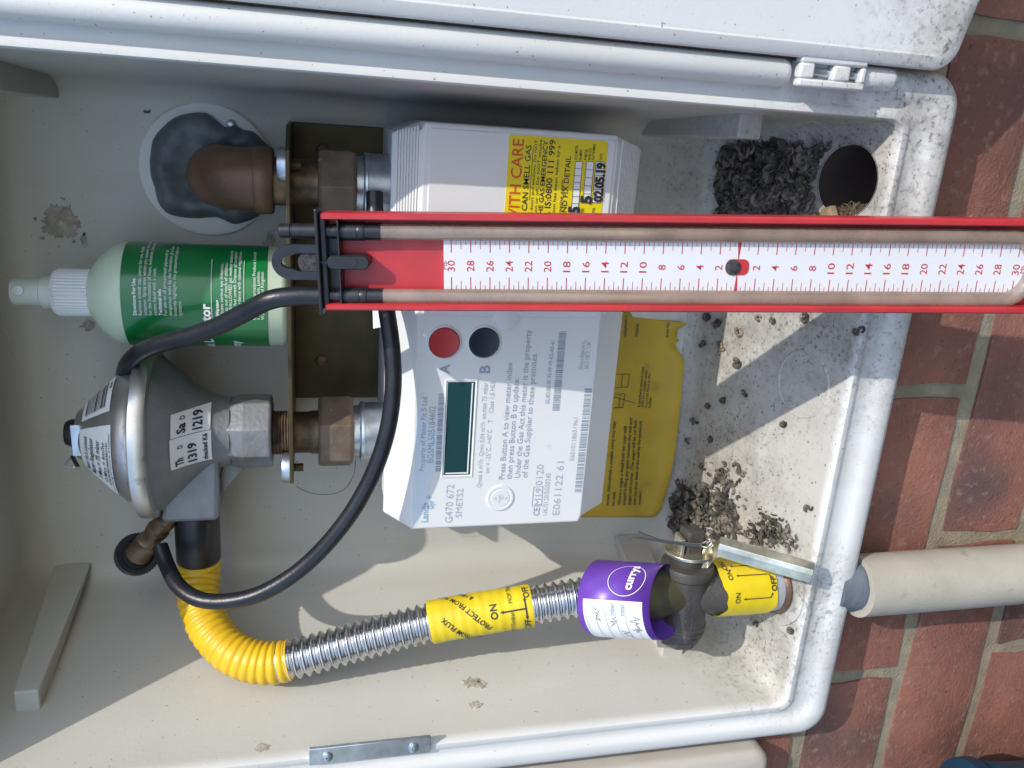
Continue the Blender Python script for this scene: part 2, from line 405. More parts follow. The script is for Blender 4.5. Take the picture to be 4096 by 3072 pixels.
# ------------------------------------------------------------------ meter box
box = thing('meter_box', 'open white plastic gas meter box recessed in the brick wall', 'meter box', (-.18, .1, -.355))
TOP = .205
def L_(l, r, b, t, y, rad): return rr(l, r, b, TOP + t, rad, y, 6)
loops = [L_(-.402, .044, -.357, .033, .034, .020), L_(-.402, .044, -.357, .033, .012, .020), L_(-.4012, .0432, -.3562, .032, .0065, .0195),
         L_(-.3988, .0408, -.3538, .030, .0025, .018), L_(-.395, .037, -.350, .026, .0003, .016), L_(-.390, .032, -.345, .021, 0, .014), L_(-.3865, .0285, -.3405, .017, .0006, .013),
         L_(-.3855, .0265, -.3385, .015, .0020, .012), L_(-.380, .0222, -.3268, .011, .0028, .011), L_(-.3785, .0212, -.3255, .010, .0020, .010), L_(-.3775, .0204, -.3245, .009, .0012, .010),
         L_(-.3740, .0168, -.3212, .001, .0012, .009), L_(-.3730, .0160, -.3200, 0, .003, .009)]
W0 = (-.3726, .0158, -.3196, 0, .008, .009); W1 = (-.3365, .0085, -.2945, -.012, .140, .026)
for k in range(0, 6):
    t = k / 5; loops.append(L_(*[a + (b - a) * t for a, b in zip(W0, W1)]))
for a in (22, 45, 68, 90):
    q = R(a); d = .016 * (1 - math.cos(q)) ; loops.append(L_(-.3365 + .0055 * math.sin(q) * .4 + d, .0085 - .002 * math.sin(q) - d, -.2945 + d, -.012 - d, .140 + .018 * math.sin(q), .026))
shell = MB().loft(loops, cap0=False, cap1=True)
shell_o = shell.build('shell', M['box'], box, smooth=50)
def floor_z(y): return -.3196 + (y - .008) / .132 * .0251
HOLE = V((-.0195, .0345))
def carve(o, cutter_mb):
    c = cutter_mb.build('cutter', M['box']); c.location = o.location
    bm_ = o.modifiers.new('cut', 'BOOLEAN'); bm_.object = c; bm_.operation = 'DIFFERENCE'; bm_.solver = 'EXACT'
    dg = bpy.context.evaluated_depsgraph_get(); me = bpy.data.meshes.new_from_object(o.evaluated_get(dg))
    o.modifiers.clear(); o.data = me; bpy.data.objects.remove(c)
    me.set_sharp_from_angle(angle=R(50))
off = shell_o.location.copy()
# the hole in the floor: cut the floor strip faces with a knife-like rebuild
def floor_hole():
    me = shell_o.data; bm = bmesh.new(); bm.from_mesh(me)
    n = 40
    ring = [V((HOLE.x + .0215 * math.cos(2 * math.pi * k / n), HOLE.y + .0225 * math.sin(2 * math.pi * k / n))) for k in range(n)]
    faces = [f for f in bm.faces if f.normal.z > .8 and all(.007 < v.co.y < .15 for v in f.verts) and max(v.co.x for v in f.verts) - min(v.co.x for v in f.verts) > .2]
    fl = faces
    # only quads long in X spanning the hole in y
    sel = [f for f in fl if min(v.co.y for v in f.verts) < HOLE.y + .024 and max(v.co.y for v in f.verts) > HOLE.y - .024]
    y0 = min(v.co.y for f in sel for v in f.verts); y1 = max(v.co.y for f in sel for v in f.verts)
    fx = {}
    lo = [v for f in sel for v in f.verts if abs(v.co.y - y0) < 1e-6]; hi = [v for f in sel for v in f.verts if abs(v.co.y - y1) < 1e-6]
    bmesh.ops.delete(bm, geom=sel, context='FACES_ONLY')
    bm.normal_update()
    # boundary loop of the gap
    be = [e for e in bm.edges if e.is_boundary and all(y0 - 1e-6 <= v.co.y <= y1 + 1e-6 and v.co.z < -.28 for v in e.verts)]
    be = [e for e in be if all(.007 < v.co.y < .15 for v in e.verts)]
    vs = [bm.verts.new((p.x, p.y, floor_z(p.y))) for p in ring]
    es = [bm.edges.new((vs[k], vs[(k + 1) % n])) for k in range(n)]
    r_ = bmesh.ops.triangle_fill(bm, use_beauty=True, use_dissolve=False, edges=be + es)
    bmesh.ops.recalc_face_normals(bm, faces=bm.faces)
    for f in bm.faces: f.smooth = True
    bm.to_mesh(me); bm.free(); me.set_sharp_from_angle(angle=R(50))
floor_hole()
# recessed throat below the vent hole; its dark colour paints in the shade
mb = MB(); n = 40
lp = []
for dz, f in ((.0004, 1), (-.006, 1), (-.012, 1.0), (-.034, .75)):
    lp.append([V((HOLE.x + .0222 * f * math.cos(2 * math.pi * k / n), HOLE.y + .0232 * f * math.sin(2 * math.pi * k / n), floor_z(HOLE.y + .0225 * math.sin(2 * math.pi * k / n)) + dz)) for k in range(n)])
mb.loft(lp, cap0=False, cap1=True).build('vent_throat', M['hole_shade'], box)
# moulded ribs running front to back on the side walls
def rib(front, back):
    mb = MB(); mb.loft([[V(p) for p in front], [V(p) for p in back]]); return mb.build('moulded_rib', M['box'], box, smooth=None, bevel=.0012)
def wl(y): return -.3726 + (y - .008) / .132 * .0361          # left wall x at depth y
def wr(y): return .0158 - (y - .008) / .132 * .0073
def rib_l(z0, z1, yf, xf): rib([(wl(yf) - .004, yf, z0), (xf, yf, z0), (xf, yf, z1), (wl(yf) - .004, yf, z1)], [(wl(.14) - .004, .157, z0), (xf + .027, .157, z0 - .008), (xf + .027, .157, z1 + .002), (wl(.14) - .004, .157, z1)])
rib_l(.162, .176, .052, -.3467)
rib_l(-.2627, -.2455, .050, -.3464)
def rib_r(z0, z1, yf, xf, ta, tb): rib([(wr(yf) + .004, yf, z0), (xf, yf, z0), (xf, yf, z1), (wr(yf) + .004, yf, z1)], [(wr(.14) + .004, .157, z0 - ta), (xf - .003, .157, z0 - ta), (xf - .003, .157, z1 - tb), (wr(.14) + .004, .157, z1 - tb)])
rib_r(-.2538, -.2392, .036, .0008, .006, -.012)
rib_r(.152, .167, .036, -.0015, .005, -.005)
# hinge barrels on the right rim
def barrel(z0, z1, x=.0345, y=-.0015, r=.0072):
    mb = MB(); prof = [(r * .55, z0), (r * .85, z0 + .0012), (r, z0 + .004), (r, z1 - .002), (r * .9, z1)]
    mb.lathe([(a, h) for a, h in prof], (x, y, 0), (0, 0, 1), 24)
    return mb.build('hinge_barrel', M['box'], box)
barrel(-.2425, .24); barrel(-.3065, -.2835, .036, -.0015, .0062)
# raised knockout ring on the floor
mb = MB(); n = 48
mb.tube([V((-.150 + .022 * math.cos(2 * math.pi * k / n), .04 + .022 * math.sin(2 * math.pi * k / n), floor_z(.04 + .022 * math.sin(2 * math.pi * k / n)) - .0002)) for k in range(n + 1)], .0009, 8, cap=False)
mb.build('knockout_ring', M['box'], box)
# latch keep on the left rim
mb = MB(); mb.box(-.3775, -.3655, -.0012, .0012, -.0708, .0025); keep = mb.build('latch_keep', M['zinc'], box, bevel=.0004)
for z in (-.060, -.008):
    s = MB(); s.lathe([(.0032, 0), (.0032, .0008), (.0024, .0014), (.0008, .0014), (.0008, .0004)], (-.3722, -.0012, z), (0, -1, 0), 20); s.build('screw', M['zinc'], keep)

# door, swung open to the right
HNG = V((.0415, -.011, 0)); DA = V((.958, -.287, 0)).normalized(); DN = V((-DA.y * -1, 0, 0))
DNV = V((DA.y, -DA.x, 0)).normalized()
if DNV.y > 0: DNV = -DNV
def dp(u, w, z): return HNG + DA * u + DNV * w + V((0, 0, z))
def dl(u0, u1, z0, z1, w, r):
    return [dp(p.x, w, p.z) for p in rr(u0, u1, z0, z1, r, 0, 5)]
DZ0, DZ1, DW = -.3345, .245, .45
dloops = [dl(.002, DW - .002, DZ0 + .002, DZ1 - .002, -.020, .012), dl(0, DW, DZ0, DZ1, -.018, .012), dl(0, DW, DZ0, DZ1, -.0025, .012), dl(.0012, DW - .001, DZ0 + .0012, DZ1 - .001, -.0006, .011),
          dl(.0025, DW - .002, DZ0 + .003, DZ1 - .002, 0, .010), dl(.0075, DW - .008, DZ0 + .009, DZ1 - .008, 0, .006), dl(.0085, DW - .009, DZ0 + .0105, DZ1 - .009, -.0007, .005)]
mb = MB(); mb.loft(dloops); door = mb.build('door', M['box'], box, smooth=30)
door['label'] = 'white dirty door swung open to the right'
# hinge lug of the door: a plate with two square windows, made from bars
mb = MB()
def lugbar(x0, x1, z0, z1, y0=-.0105, y1=-.004): mb.box(x0, x1, y0, y1, z0, z1)
Z0, Z1 = -.2835, -.2445
lugbar(.0400, .0455, Z0, Z1); lugbar(.0285, .0325, Z0 + .0, Z1)
for a, b in ((Z1 - .0085, Z1), (Z0 + .0095, Z0 + .0195), (Z0, Z0 + .0035)): lugbar(.0324, .0401, a, b)
mb.box(.031, .042, -.004, .002, Z0 + .001, Z1 - .001)
lug = mb.build('hinge_lug', M['box'], door, bevel=.0012)
s = MB(); s.lathe([(.0024, -.2805), (.0024, -.2455)], (.0362, -.0052, 0), (0, 0, 1), 14); s.build('hinge_pin', M['zinc'], door)

# old adhesive and flaked patches on the back wall
def blob(cx, cz, rx, rz, seed, y=.1578, spik=.35, n=26, name='residue_patch', mt='residue', parent=box, th=.0006):
    rnd = random.Random(seed); pts = []; n = 72
    for k in range(n):
        t = 2 * math.pi * k / n; q = .95 + .22 * mn.noise(V((math.cos(t) * 1.6 + seed, math.sin(t) * 1.6, 0))) + .28 * mn.noise(V((math.cos(t) * 9, math.sin(t) * 9 + seed, 3))) + rnd.uniform(-.10, .10)
        pts.append((cx + rx * q * math.cos(t), cz + rz * q * math.sin(t)))
    mb = MB(); mb.loft([[V((a, y, b)) for a, b in pts], [V((a, y - th, b)) for a, b in pts]])
    return mb.build(name, M[mt], parent, smooth=None)
BK = .1575
for px, py, rx, rz, sd, mt in ((240, 890, .011, .011, 1, 'residue'), (335, 965, .004, .002, 2, 'residue'), (1430, 462, .0035, .008, 3, 'residue'), (2058, 482, .007, .006, 4, 'residue_dark'), (2403, 500, .004, .004, 5, 'residue'),
                               (1170, 408, .0012, .005, 6, 'residue'), (1290, 432, .0015, .0016, 7, 'residue'), (1452, 408, .001, .0035, 8, 'residue_dark'), (590, 448, .0009, .0012, 9, 'residue_dark'),
                               (355, 1300, .003, .004, 10, 'residue'), (1080, 960, .006, .003, 11, 'residue')):
    p = at(px, py, BK); blob(p.x, p.z, rx, rz, sd, BK + .0006, mt=mt)
    rq = random.Random(sd + 50)
    for q in range(7 if rx > .005 else 2):
        a_ = rq.uniform(0, 6.28); f_ = rq.uniform(1.1, 1.45); z_ = rq.uniform(.0004, .0011); blob(p.x + rx * f_ * math.cos(a_), p.z + rz * f_ * math.sin(a_), z_, z_ * rq.uniform(.6, 1.8), sd + q, BK + .0006, mt=mt)
for px, py, a, b, sd in ((1050, 2990, .001, .004, 21), (1880, 2730, .0012, .006, 22), (1925, 2740, .001, .004, 23), (1900, 2820, .0008, .004, 24)):
    # marks on the left wall
    r_ = wray(px, py); t = 0
    for _ in range(60):
        p = CAMP + r_ * t; x = wl(p.y) + .0003; t = x / r_.x if abs(r_.x) > 1e-6 else 0
    p = CAMP + r_ * t
    rnd = random.Random(sd); pts = []
    for k in range(18):
        q = 2 * math.pi * k / 18; w = 1 + rnd.uniform(-.4, .3); yy = p.y + a * 3 * w * math.cos(q); pts.append(V((wl(yy) + .0006, yy, p.z + b * w * math.sin(q))))
    MB().loft([pts, [v + V((-.0008, 0, 0)) for v in pts]]).build('residue_patch', M['residue'], box, smooth=None)

# ------------------------------------------------------------------ old instruction label on the back wall
lab = thing('instruction_label', 'torn aged yellow instruction label on the box back below the meter', 'label', at(2600, 1700, BK))
LY = .1572
def lab_pt(px, py, y=LY, curl=True):
    p = at(px, py, y)
    if curl and p.z < -.262:
        d = -.262 - p.z; p = at(px, py, y - 14.0 * d * d)
    return p
outl = [(2150, 2068), (2300, 2064), (2450, 2062), (2560, 2060), (2628, 2060), (2642, 2040), (2662, 1980), (2688, 1880), (2704, 1780), (2716, 1680), (2724, 1600), (2730, 1520), (2738, 1440), (2722, 1425), (2735, 1405), (2705, 1385), (2712, 1370), (2725, 1355), (2700, 1345),
        (2742, 1305), (2715, 1300), (2712, 1270), (2690, 1275), (2660, 1265), (2640, 1285), (2600, 1275), (2575, 1300), (2550, 1300), (2528, 1285), (2520, 1262), (2512, 1245), (2300, 1245), (2150, 1245)]
tp = [(2120, 1150), (2120, 1520), (2300, 1520), (2600, 1480), (2742, 1465), (2748, 1430), (2765, 1380), (2770, 1320), (2768, 1240), (2760, 1180), (2560, 1150)]
mb = MB(); mb.loft([[at(a, b, LY + .0004) for a, b in tp], [at(a, b, LY + .0001) for a, b in tp]]); mb.build('torn_backing', M['torn'], lab, smooth=None)
edge = [(1245, 2520), (1268, 2530), (1280, 2640), (1288, 2728), (1295, 2750), (1305, 2735), (1314, 2714), (1350, 2704), (1362, 2719), (1375, 2699), (1400, 2709), (1419, 2724), (1440, 2735), (1520, 2730), (1600, 2724), (1680, 2716), (1780, 2704), (1880, 2688), (1980, 2662), (2040, 2642), (2060, 2628), (2068, 2610)]
def edge_x(py):
    if py <= edge[0][0]: return edge[0][1]
    for (y0, x0), (y1, x1) in zip(edge, edge[1:]):
        if y0 <= py <= y1: return x0 + (x1 - x0) * (py - y0) / max(1, y1 - y0)
    return edge[-1][1]
rows = sorted(set([1245 + 823 * q / 60 for q in range(61)] + [b for b, a in edge])); NC = 14; gv = []; gf = []
for py in rows:
    ex = edge_x(py)
    for q in range(NC + 1): gv.append(lab_pt(2150 + (ex - 2150) * q / NC, py))
for r_ in range(len(rows) - 1):
    for q in range(NC): a = r_ * (NC + 1) + q; gf.append((a, a + 1, a + NC + 2, a + NC + 1))
mb = MB(); mb.add(gv, gf); paper = mb.build('paper', M['old_label'], lab, smooth=60)
so = paper.modifiers.new('thickness', 'SOLIDIFY'); so.thickness = .0003; so.offset = 0
def ltext(s, p0, p1, h=None, y=LY - .0009):
    a = lab_pt(*p0, y=y); b = lab_pt(*p1, y=y); mb = MB(); text(mb, s, frame(a, b - a, ZU), w=(b - a).length, h=h, bold=.012); mb.build('printed_line', M['ink'], paper, smooth=None)
ltext('shown. Alternatively a suitable cavity tray may', (2435, 2022), (2463, 1685)); ltext('be used.', (2457, 2022), (2462, 1965))
ltext('Where a spigot is fitted build the inner wall', (2482, 2020), (2507, 1705)); ltext('around it filling any space between the wall and', (2501, 2020), (2530, 1672))
ltext('spigot with mortar. (The spigot will be cut flush', (2522, 2020), (2548, 1680)); ltext('with the inner finish of the wall by the pipework', (2543, 2020), (2568, 1682)); ltext('installer.)', (2562, 2018), (2567, 1962))
ltext('A polythene sheet 0,1mm', (2560, 1630), (2577, 1468)); ltext('thick or a suitable cavity', (2573, 1630), (2590, 1480)); ltext('tray to be fitted by the', (2588, 1630), (2602, 1495)); ltext('builder.', (2603, 1630), (2607, 1585))
ltext('PLEASE', (2552, 1345), (2556, 1295)); ltext('telephone n', (2505, 1345), (2508, 1262)); ltext('British Gas', (2673, 1348), (2676, 1290), y=LY - .0016)
mb = MB()
def lline(pts, w=.0004):
    q = [at(a, b, LY - .0008) for a, b in pts]
    for a, b in zip(q, q[1:]): mb.tube([a, b], w * .5, 5)
lline([(2455, 1632), (2492, 1630), (2500, 1575), (2462, 1578)]); lline([(2475, 1632), (2482, 1576)]); lline([(2455, 1587), (2540, 1612)])
lline([(2462, 1550), (2512, 1548), (2518, 1496), (2468, 1498)]); lline([(2486, 1550), (2490, 1497)])
mb.build('line_drawing', M['ink'], lab, smooth=None)

# ------------------------------------------------------------------ pipework at the right: disc, putty, elbow
MX, MY = -.0420, .100       # right hand pipe axis
LX = -.2008                 # left hand pipe axis
disc = MB().lathe([(.0410, 0), (.0410, .0022), (.0395, .0032), (.0, .0032)], (-.0420, .1576, .0640), (0, -1, 0), 56, cap1=False).build('cover_disc', M['disc'], smooth=40)
disc.location = (0, 0, 0)
def recenter(o, p):
    p = V(p); o.data.transform(Matrix.Translation(-p)); o.location = p; return o
recenter(disc, (-.042, .1576, .064))
tag(disc, 'round white plate on the back wall around the rusty elbow', 'wall plate')
ps = MB().lathe([(.0030, 0), (.0030, .001), (.0022, .0016), (.0, .0016)], at(925, 497, .154), (0, -1, 0), 18, cap1=False); o = ps.build('screw', M['zinc']); put(o, disc)
# putty
rnd = random.Random(3); mb = MB(); loopsp = []
from mathutils import noise as mn
cen = at(835, 690, .154)
nk = 44; outer = []
opx = [(600, 640), (612, 560), (650, 510), (700, 470), (760, 453), (825, 452), (870, 485), (905, 510), (940, 500), (975, 520), (1010, 525), (1050, 560), (1085, 610), (1090, 700), (1085, 800), (1030, 865), (975, 888), (930, 895), (870, 868), (800, 872), (730, 868), (665, 850), (630, 800), (620, 750), (603, 700)]
op = [at(a, b, .1535) for a, b in opx]
ring = spline(op + [op[0]], .004)[:-1]
nR = len(ring); lps = []
for f, hgt in ((1, 0), (1.0, .002), (.94, .0075), (.84, .0105), (.72, .0115), (.60, .0085), (.45, .006), (.2, .006)):
    l = []
    for k, p in enumerate(ring):
        d = p - V((cen.x, p.y, cen.z)); q = V((cen.x, 0, cen.z)) + d * f
        nz = mn.noise(V((q.x * 130, q.z * 130, 2.3))) * .0034 + mn.noise(V((q.x * 300, q.z * 300, 7))) * .0018 if hgt > .003 else 0
        l.append(V((q.x, .1546 - hgt - nz, q.z)))
    lps.append(l)
mb.loft(lps); o = mb.build('sealing_putty', M['putty'], smooth=70); recenter(o, cen); tag(o, 'lumpy dark grey putty packed around the rusty elbow', 'putty')
# elbow
elb = thing('iron_elbow', 'rusty brown iron elbow coming out of the grey putty', 'pipe elbow', (MX, MY, .0215))
arc = [V((MX, .158, .0545))] + [V((MX, MY + .024 - .024 * math.sin(R(a)), .0305 + .024 * math.cos(R(a)))) for a in range(0, 91, 10)] + [V((MX, MY, .028))]
mb = MB().tube(arc, [.0180] * 2 + [.0182] * (len(arc) - 2), 32); mb.build('body', M['iron'], elb)
mb = MB().lathe([(.0180, .0325), (.0192, .0310), (.0194, .0285), (.0194, .0225), (.0184, .0212), (.0140, .0212)], (MX, MY, 0), (0, 0, 1), 36); mb.build('rim_band', M['iron'], elb)

# ------------------------------------------------------------------ bracket
br = thing('meter_bracket', 'brassy angle bracket carrying the two meter pipes', 'bracket', (-.115, .158, .012))
mb = MB(); mb.add([V((x, y, z)) for z in (.0112, .0136) for x, y in ((-.2215, .0655), (-.0225, .0655), (-.0095, .090), (-.0085, .1565), (-.2215, .1565))],
                  [(4, 3, 2, 1, 0), (5, 6, 7, 8, 9), (0, 1, 6, 5), (1, 2, 7, 6), (2, 3, 8, 7), (3, 4, 9, 8), (4, 0, 5, 9)]); mb.build('shelf', M['bracket'], br, smooth=None, bevel=.0005)
mb = MB(); mb.box(-.196, -.0085, .1545, .1569, -.082, .0112); bp = mb.build('back_plate', M['bracket'], br, smooth=None, bevel=.0005)
for x, z in ((-.0250, -.0075), (-.168, -.0065)):
    MB().lathe([(.0040, 0), (.0036, .0016), (.002, .0024), (0, .0024)], (x, .1545, z), (0, -1, 0), 18, cap1=False).build('screw_head', M['iron'], bp)
for x in (-.0312, -.2190):
    MB().lathe([(.0098, .0137), (.0098, .0172), (.0090, .0186), (.0, .0186)], (x, .0850, 0), (0, 0, 1), 30, cap1=False).build('bolt_head', M['zinc'], br)
    MB().lathe([(.0026, .0055), (.0026, .0113)], (x, .0850, 0), (0, 0, 1), 12).build('bolt_shank', M['bracket'], br)

# ------------------------------------------------------------------ pipe unions
def union(x, rot, label, thread, nutmat, rn):
    t = thing('pipe_union', label, 'pipe fitting', (x, MY, -.046), 'brass unions between bracket and meter')
    prof = [(.0140, .0225), (.0140, .0140), (.0137, .0112)] if not thread else []
    if thread:
        z = .0255
        while z > .0140: prof += [(.0146, z), (.0136, z - .0009)]; z -= .0018
    prof = prof + [(.0135, .0130), (.0135, .0015), (.0142, .0), (.0142, -.006)]
    MB().lathe(prof, (x, MY, 0), (0, 0, 1), 32).build('pipe_stub', M['brass'], t)
    hexp = [(rn * math.cos(R(60 * k + rot)), rn * math.sin(R(60 * k + rot))) for k in range(6)]
    mb = MB(); sm = [(.93 * a, .93 * b) for a, b in hexp]
    mb.loft([[V((x + a, MY + b, z)) for a, b in pl] for pl, z in ((sm, -.0040), (hexp, -.0062), (hexp, -.0242), (sm, -.0262))]); mb.build('hex_nut', nutmat, t, smooth=None, bevel=.0007)
    return t
union(MX, 30, 'brown hexagon pipe union under the rusty elbow, right of the gauge', False, M['nut'], .0232)
union(LX, 0, 'brown hexagon pipe union under the grey regulator, partly sunlit', True, M['nut'], .0245)

# ------------------------------------------------------------------ gas meter
gm = thing('gas_meter', 'white smart gas meter with red and black buttons behind the gauge', 'gas meter', (-.125, .1, -.19))
F = .0500
def oct_(x0, x1, z0, z1, c, y): return [V((x0 + c, y, z0)), V((x1 - c, y, z0)), V((x1, y, z0 + c)), V((x1, y, z1 - c)), V((x1 - c, y, z1)), V((x0 + c, y, z1)), V((x0, y, z1 - c)), V((x0, y, z0 + c))]
def o8(x0, x1, z0, z1, xi0, xi1, zi0, zi1, y): # octagon: full width between zi0..zi1, narrowed to xi at z0/z1
    return [V((xi0, y, z0)), V((xi1, y, z0)), V((x1, y, zi0)), V((x1, y, zi1)), V((xi1, y, z1)), V((xi0, y, z1)), V((x0, y, zi1)), V((x0, y, zi0))]
mb = MB()
mb.loft([o8(-.2495, -.0020, -.194, -.046, -.243, -.0088, -.177, -.062, .150), o8(-.2495, -.0020, -.194, -.046, -.243, -.0088, -.177, -.062, .078),
         o8(-.2495, -.0020, -.1925, -.0440, -.2430, -.0095, -.1745, -.0605, .0650),
         o8(-.2492, -.0024, -.1736, -.0592, -.2440, -.0075, -.1720, -.0605, F + .0012), o8(-.2480, -.0036, -.1726, -.0602, -.2432, -.0085, -.1712, -.0612, F)])
mb.build('casing', M['paint'], gm, smooth=None, bevel=.0008)
# cover on the right half, ribbed bands above and below it
mb = MB(); mb.box(-.1095, -.0052, F - .0009, F + .0004, -.1705, -.0632); cover = mb.build('battery_cover', M['paint'], gm, smooth=None, bevel=.0006)
mb = MB(); mb.lathe([(.0082, 0), (.0078, .0010), (.005, .0016), (0, .0018)], (-.1100, F + .0002, -.1130), (0, -1, 0), 28, cap1=False); mb.build('finger_notch', M['paint'], gm)
def band_pt(x, t, top): # t 0 front .. 1 back
    a, b = ((-.0592, F + .0012), (-.0440, .0650)) if top else ((-.1736, F + .0012), (-.1925, .0650))
    return V((x, b[0] * 0 + a[1] + (b[1] - a[1]) * t, a[0] + (b[0] - a[0]) * t))
for top in (True, False):
    d = (band_pt(0, 1, top) - band_pt(0, 0, top)).normalized(); nrm = V((0, -abs(d.z), abs(d.y) * (1 if top else -1)))
    for k in range(8):
        t = .12 + k * .095; xr = -.0042 - .005 * t; p = band_pt(0, t, top); mb = MB()
        a = [p - d * .00055, p + d * .00055]; b = [q + nrm * .0009 for q in a]
        mb.loft([[V((xx, q.y, q.z)) for q in (a[0], a[1], b[1], b[0])] for xx in (-.108, xr)]); mb.build('grip_rib', M['paint'], gm, smooth=None)
# print on the front
def fpt(px, py, y=F): return at(px, py, y)
def mtext(mt_, s, p0, p1, h=None, bold=0, y=F):
    mbk = MB(); a = fpt(*p0, y=y); b = fpt(*p1, y=y); text(mbk, s, frame(a, XU, ZU), w=abs(b.x - a.x), h=h, bold=bold, off=.00025); mbk.build('printed_line', M[mt_], gm, smooth=None)
PXM = .468 / FPX
t2 = MB()
# pale printed swoosh across the front
sw = [(1660, 2115), (1705, 2005), (1735, 1880), (1752, 1765), (1722, 1690), (1692, 1640), (1672, 1620), (1660, 1700), (1662, 1850), (1648, 1980), (1622, 2085)]
top_ = [fpt(a, b, F) for a, b in sw]
top_ = [V((max(p.x, -.2478), F - .00012, min(p.z, -.0612))) for p in top_]
MB().sheet(top_).build('printed_band', M['band'], gm, smooth=None)
mtext('blue_ink', 'Property of Meter Fit 5 Ltd', (1697, 1883), (1697, 1588), .0032); mtext('blue_ink', 'BGSML505184602', (1733, 1850), (1733, 1624), .0038)
mtext('blue_ink', 'Press Button A to view meter index', (2017, 1916), (2019, 1449), .0037); mtext('blue_ink', 'then press Button B to update.', (2046, 1916), (2046, 1510), .0037)
mtext('blue_ink', 'Under the Gas Act this meter is the property', (2079, 1910), (2124, 1319), .0037); mtext('blue_ink', 'of the Gas Supplier to these premises.', (2108, 1910), (2139, 1410), .0037)
mtext('grey_ink', 'Qmax 6 m\u00b3/h  Qmin 0,04 m\u00b3/h  pe,max 75 mbar', (1924, 1949), (1940, 1530), .0029); mtext('grey_ink', 'tm = -25\u00b0C...+40\u00b0C    T    Class 1,5 HLE', (1956, 1892), (1966, 1524), .0029)
mtext('blue_ink', 'GUID:00-0F-93-FF-FF-E5-AE-61', (2196, 1615), (2212, 1362), .0026); mtext('grey_ink', 'E6S10118651961', (2295, 1841), (2309, 1670), .0030)
mtext('grey_ink', 'Stockport,', (2330, 1479), (2340, 1361), .0030); mtext('grey_ink', 'SK3 0RT, UK', (2354, 1476), (2363, 1365), .0030)
mtext('blue_ink', 'CE', (2156, 2062), (2156, 2030), .0040, .015); mtext('grey_ink', 'M19', (2162, 2020), (2162, 1952), .0042); mtext('grey_ink', '0120', (2168, 1940), (2168, 1857), .0045)
mtext('grey_ink', 'UK/0120/SGS0245', (2187, 2060), (2200, 1892), .0031); mtext('grey_ink', 'E061122 61', (2236, 2058), (2247, 1845), .0047)
mtext('grey_ink', 'G470 672', (1808, 2090), (1812, 1937), .0047); mtext('grey_ink', 'SMETS2', (1846, 2068), (1850, 1954), .0040)
mtext('blue_ink', 'A', (1797, 1494), (1797, 1458), .0062, .02); mtext('blue_ink', 'B', (1958, 1492), (1958, 1460), .0062, .02)
def outline(mbk, pts, w=.0003, y=F - .0003):
    q = [fpt(a, b, y) for a, b in pts]
    for a, b in zip(q, q[1:] + q[:1]): mbk.tube([a, b], w * .5, 4)
outline(t2, [(2127, 2025), (2165, 2023), (2170, 1945), (2134, 1948)])
t2.build('mark_frame', M['grey_ink'], gm, smooth=None)
mtext('logo', 'Landis', (1710, 2088), (1712, 2010), .0040, .03); mtext('logo', 'Gyr', (1733, 2036), (1735, 2000), .0036, .03); mtext('logo', '+', (1728, 1996), (1728, 1982), .004, .03)
for (a, b, h, n, sd) in (((1768, 1886), (1768, 1572), 30, 52, 1), ((2237, 1642), (2252, 1324), 33, 56, 2), ((2325, 1967), (2350, 1548), 33, 48, 3)):
    k = MB(); p = fpt(*a); q = fpt(*b); barcode(k, frame(p, XU, ZU), q.x - p.x, h * PXM, n, .00025, sd); k.build('barcode', M['blue_ink'], gm, smooth=None)
# buttons
for px, mt, nm in ((1777, 'red_plastic', 'red round push button marked A'), (1936, 'black_plastic', 'navy black round push button marked B')):
    c = fpt(px, 1369); c.y = F
    k = MB(); k.lathe([(.0104, 0), (.0104, .0008), (.0096, .0014), (.0092, .0008), (.0092, 0)], c, (0, -1, 0), 40, cap0=False, cap1=False); bz = k.build('button_bezel', M['paint'], gm)
    k = MB(); k.lathe([(.0091, -.0005), (.0091, .0013), (.0085, .0020), (.006, .0016), (0, .0014)], c, (0, -1, 0), 40, cap1=False); o = k.build('button', M[mt if px < 1800 else 'navy'], gm); o['label'] = nm
# display
d0 = fpt(1777, 1898); d1 = fpt(1898, 1530); x0, x1, z0, z1 = d0.x, d1.x, d1.z, d0.z
def ring_rect(x0, x1, z0, z1, w, ya, yb):
    q = lambda e, y: [V((x0 - e, y, z0 - e)), V((x1 + e, y, z0 - e)), V((x1 + e, y, z1 + e)), V((x0 - e, y, z1 + e))]
    k = MB(); k.loft([q(w, F + .0003), q(w, ya), q(w * .6, ya - .0004), q(.0002, yb)], cap0=False, cap1=False); return k
ring_rect(x0, x1, z0, z1, .0024, F - .0002, F + .0006).build('display_bezel', M['paint'], gm, smooth=None)
MB().box(x0 - .0004, x1 + .0004, F - .00015, F + .001, z0 - .0004, z1 + .0004).build('display', M['lcd'], gm, smooth=None)
k = MB(); k.box(x0 + .0002, x1 - .0002, F - .0004, F - .0002, z0 + .0008, z0 + .0016); k.box(x0 + .0004, x0 + .0012, F - .0004, F - .0002, z0 + .0018, z1 - .0006); k.build('display_glint_strip', M['white_ink'], gm, smooth=None)
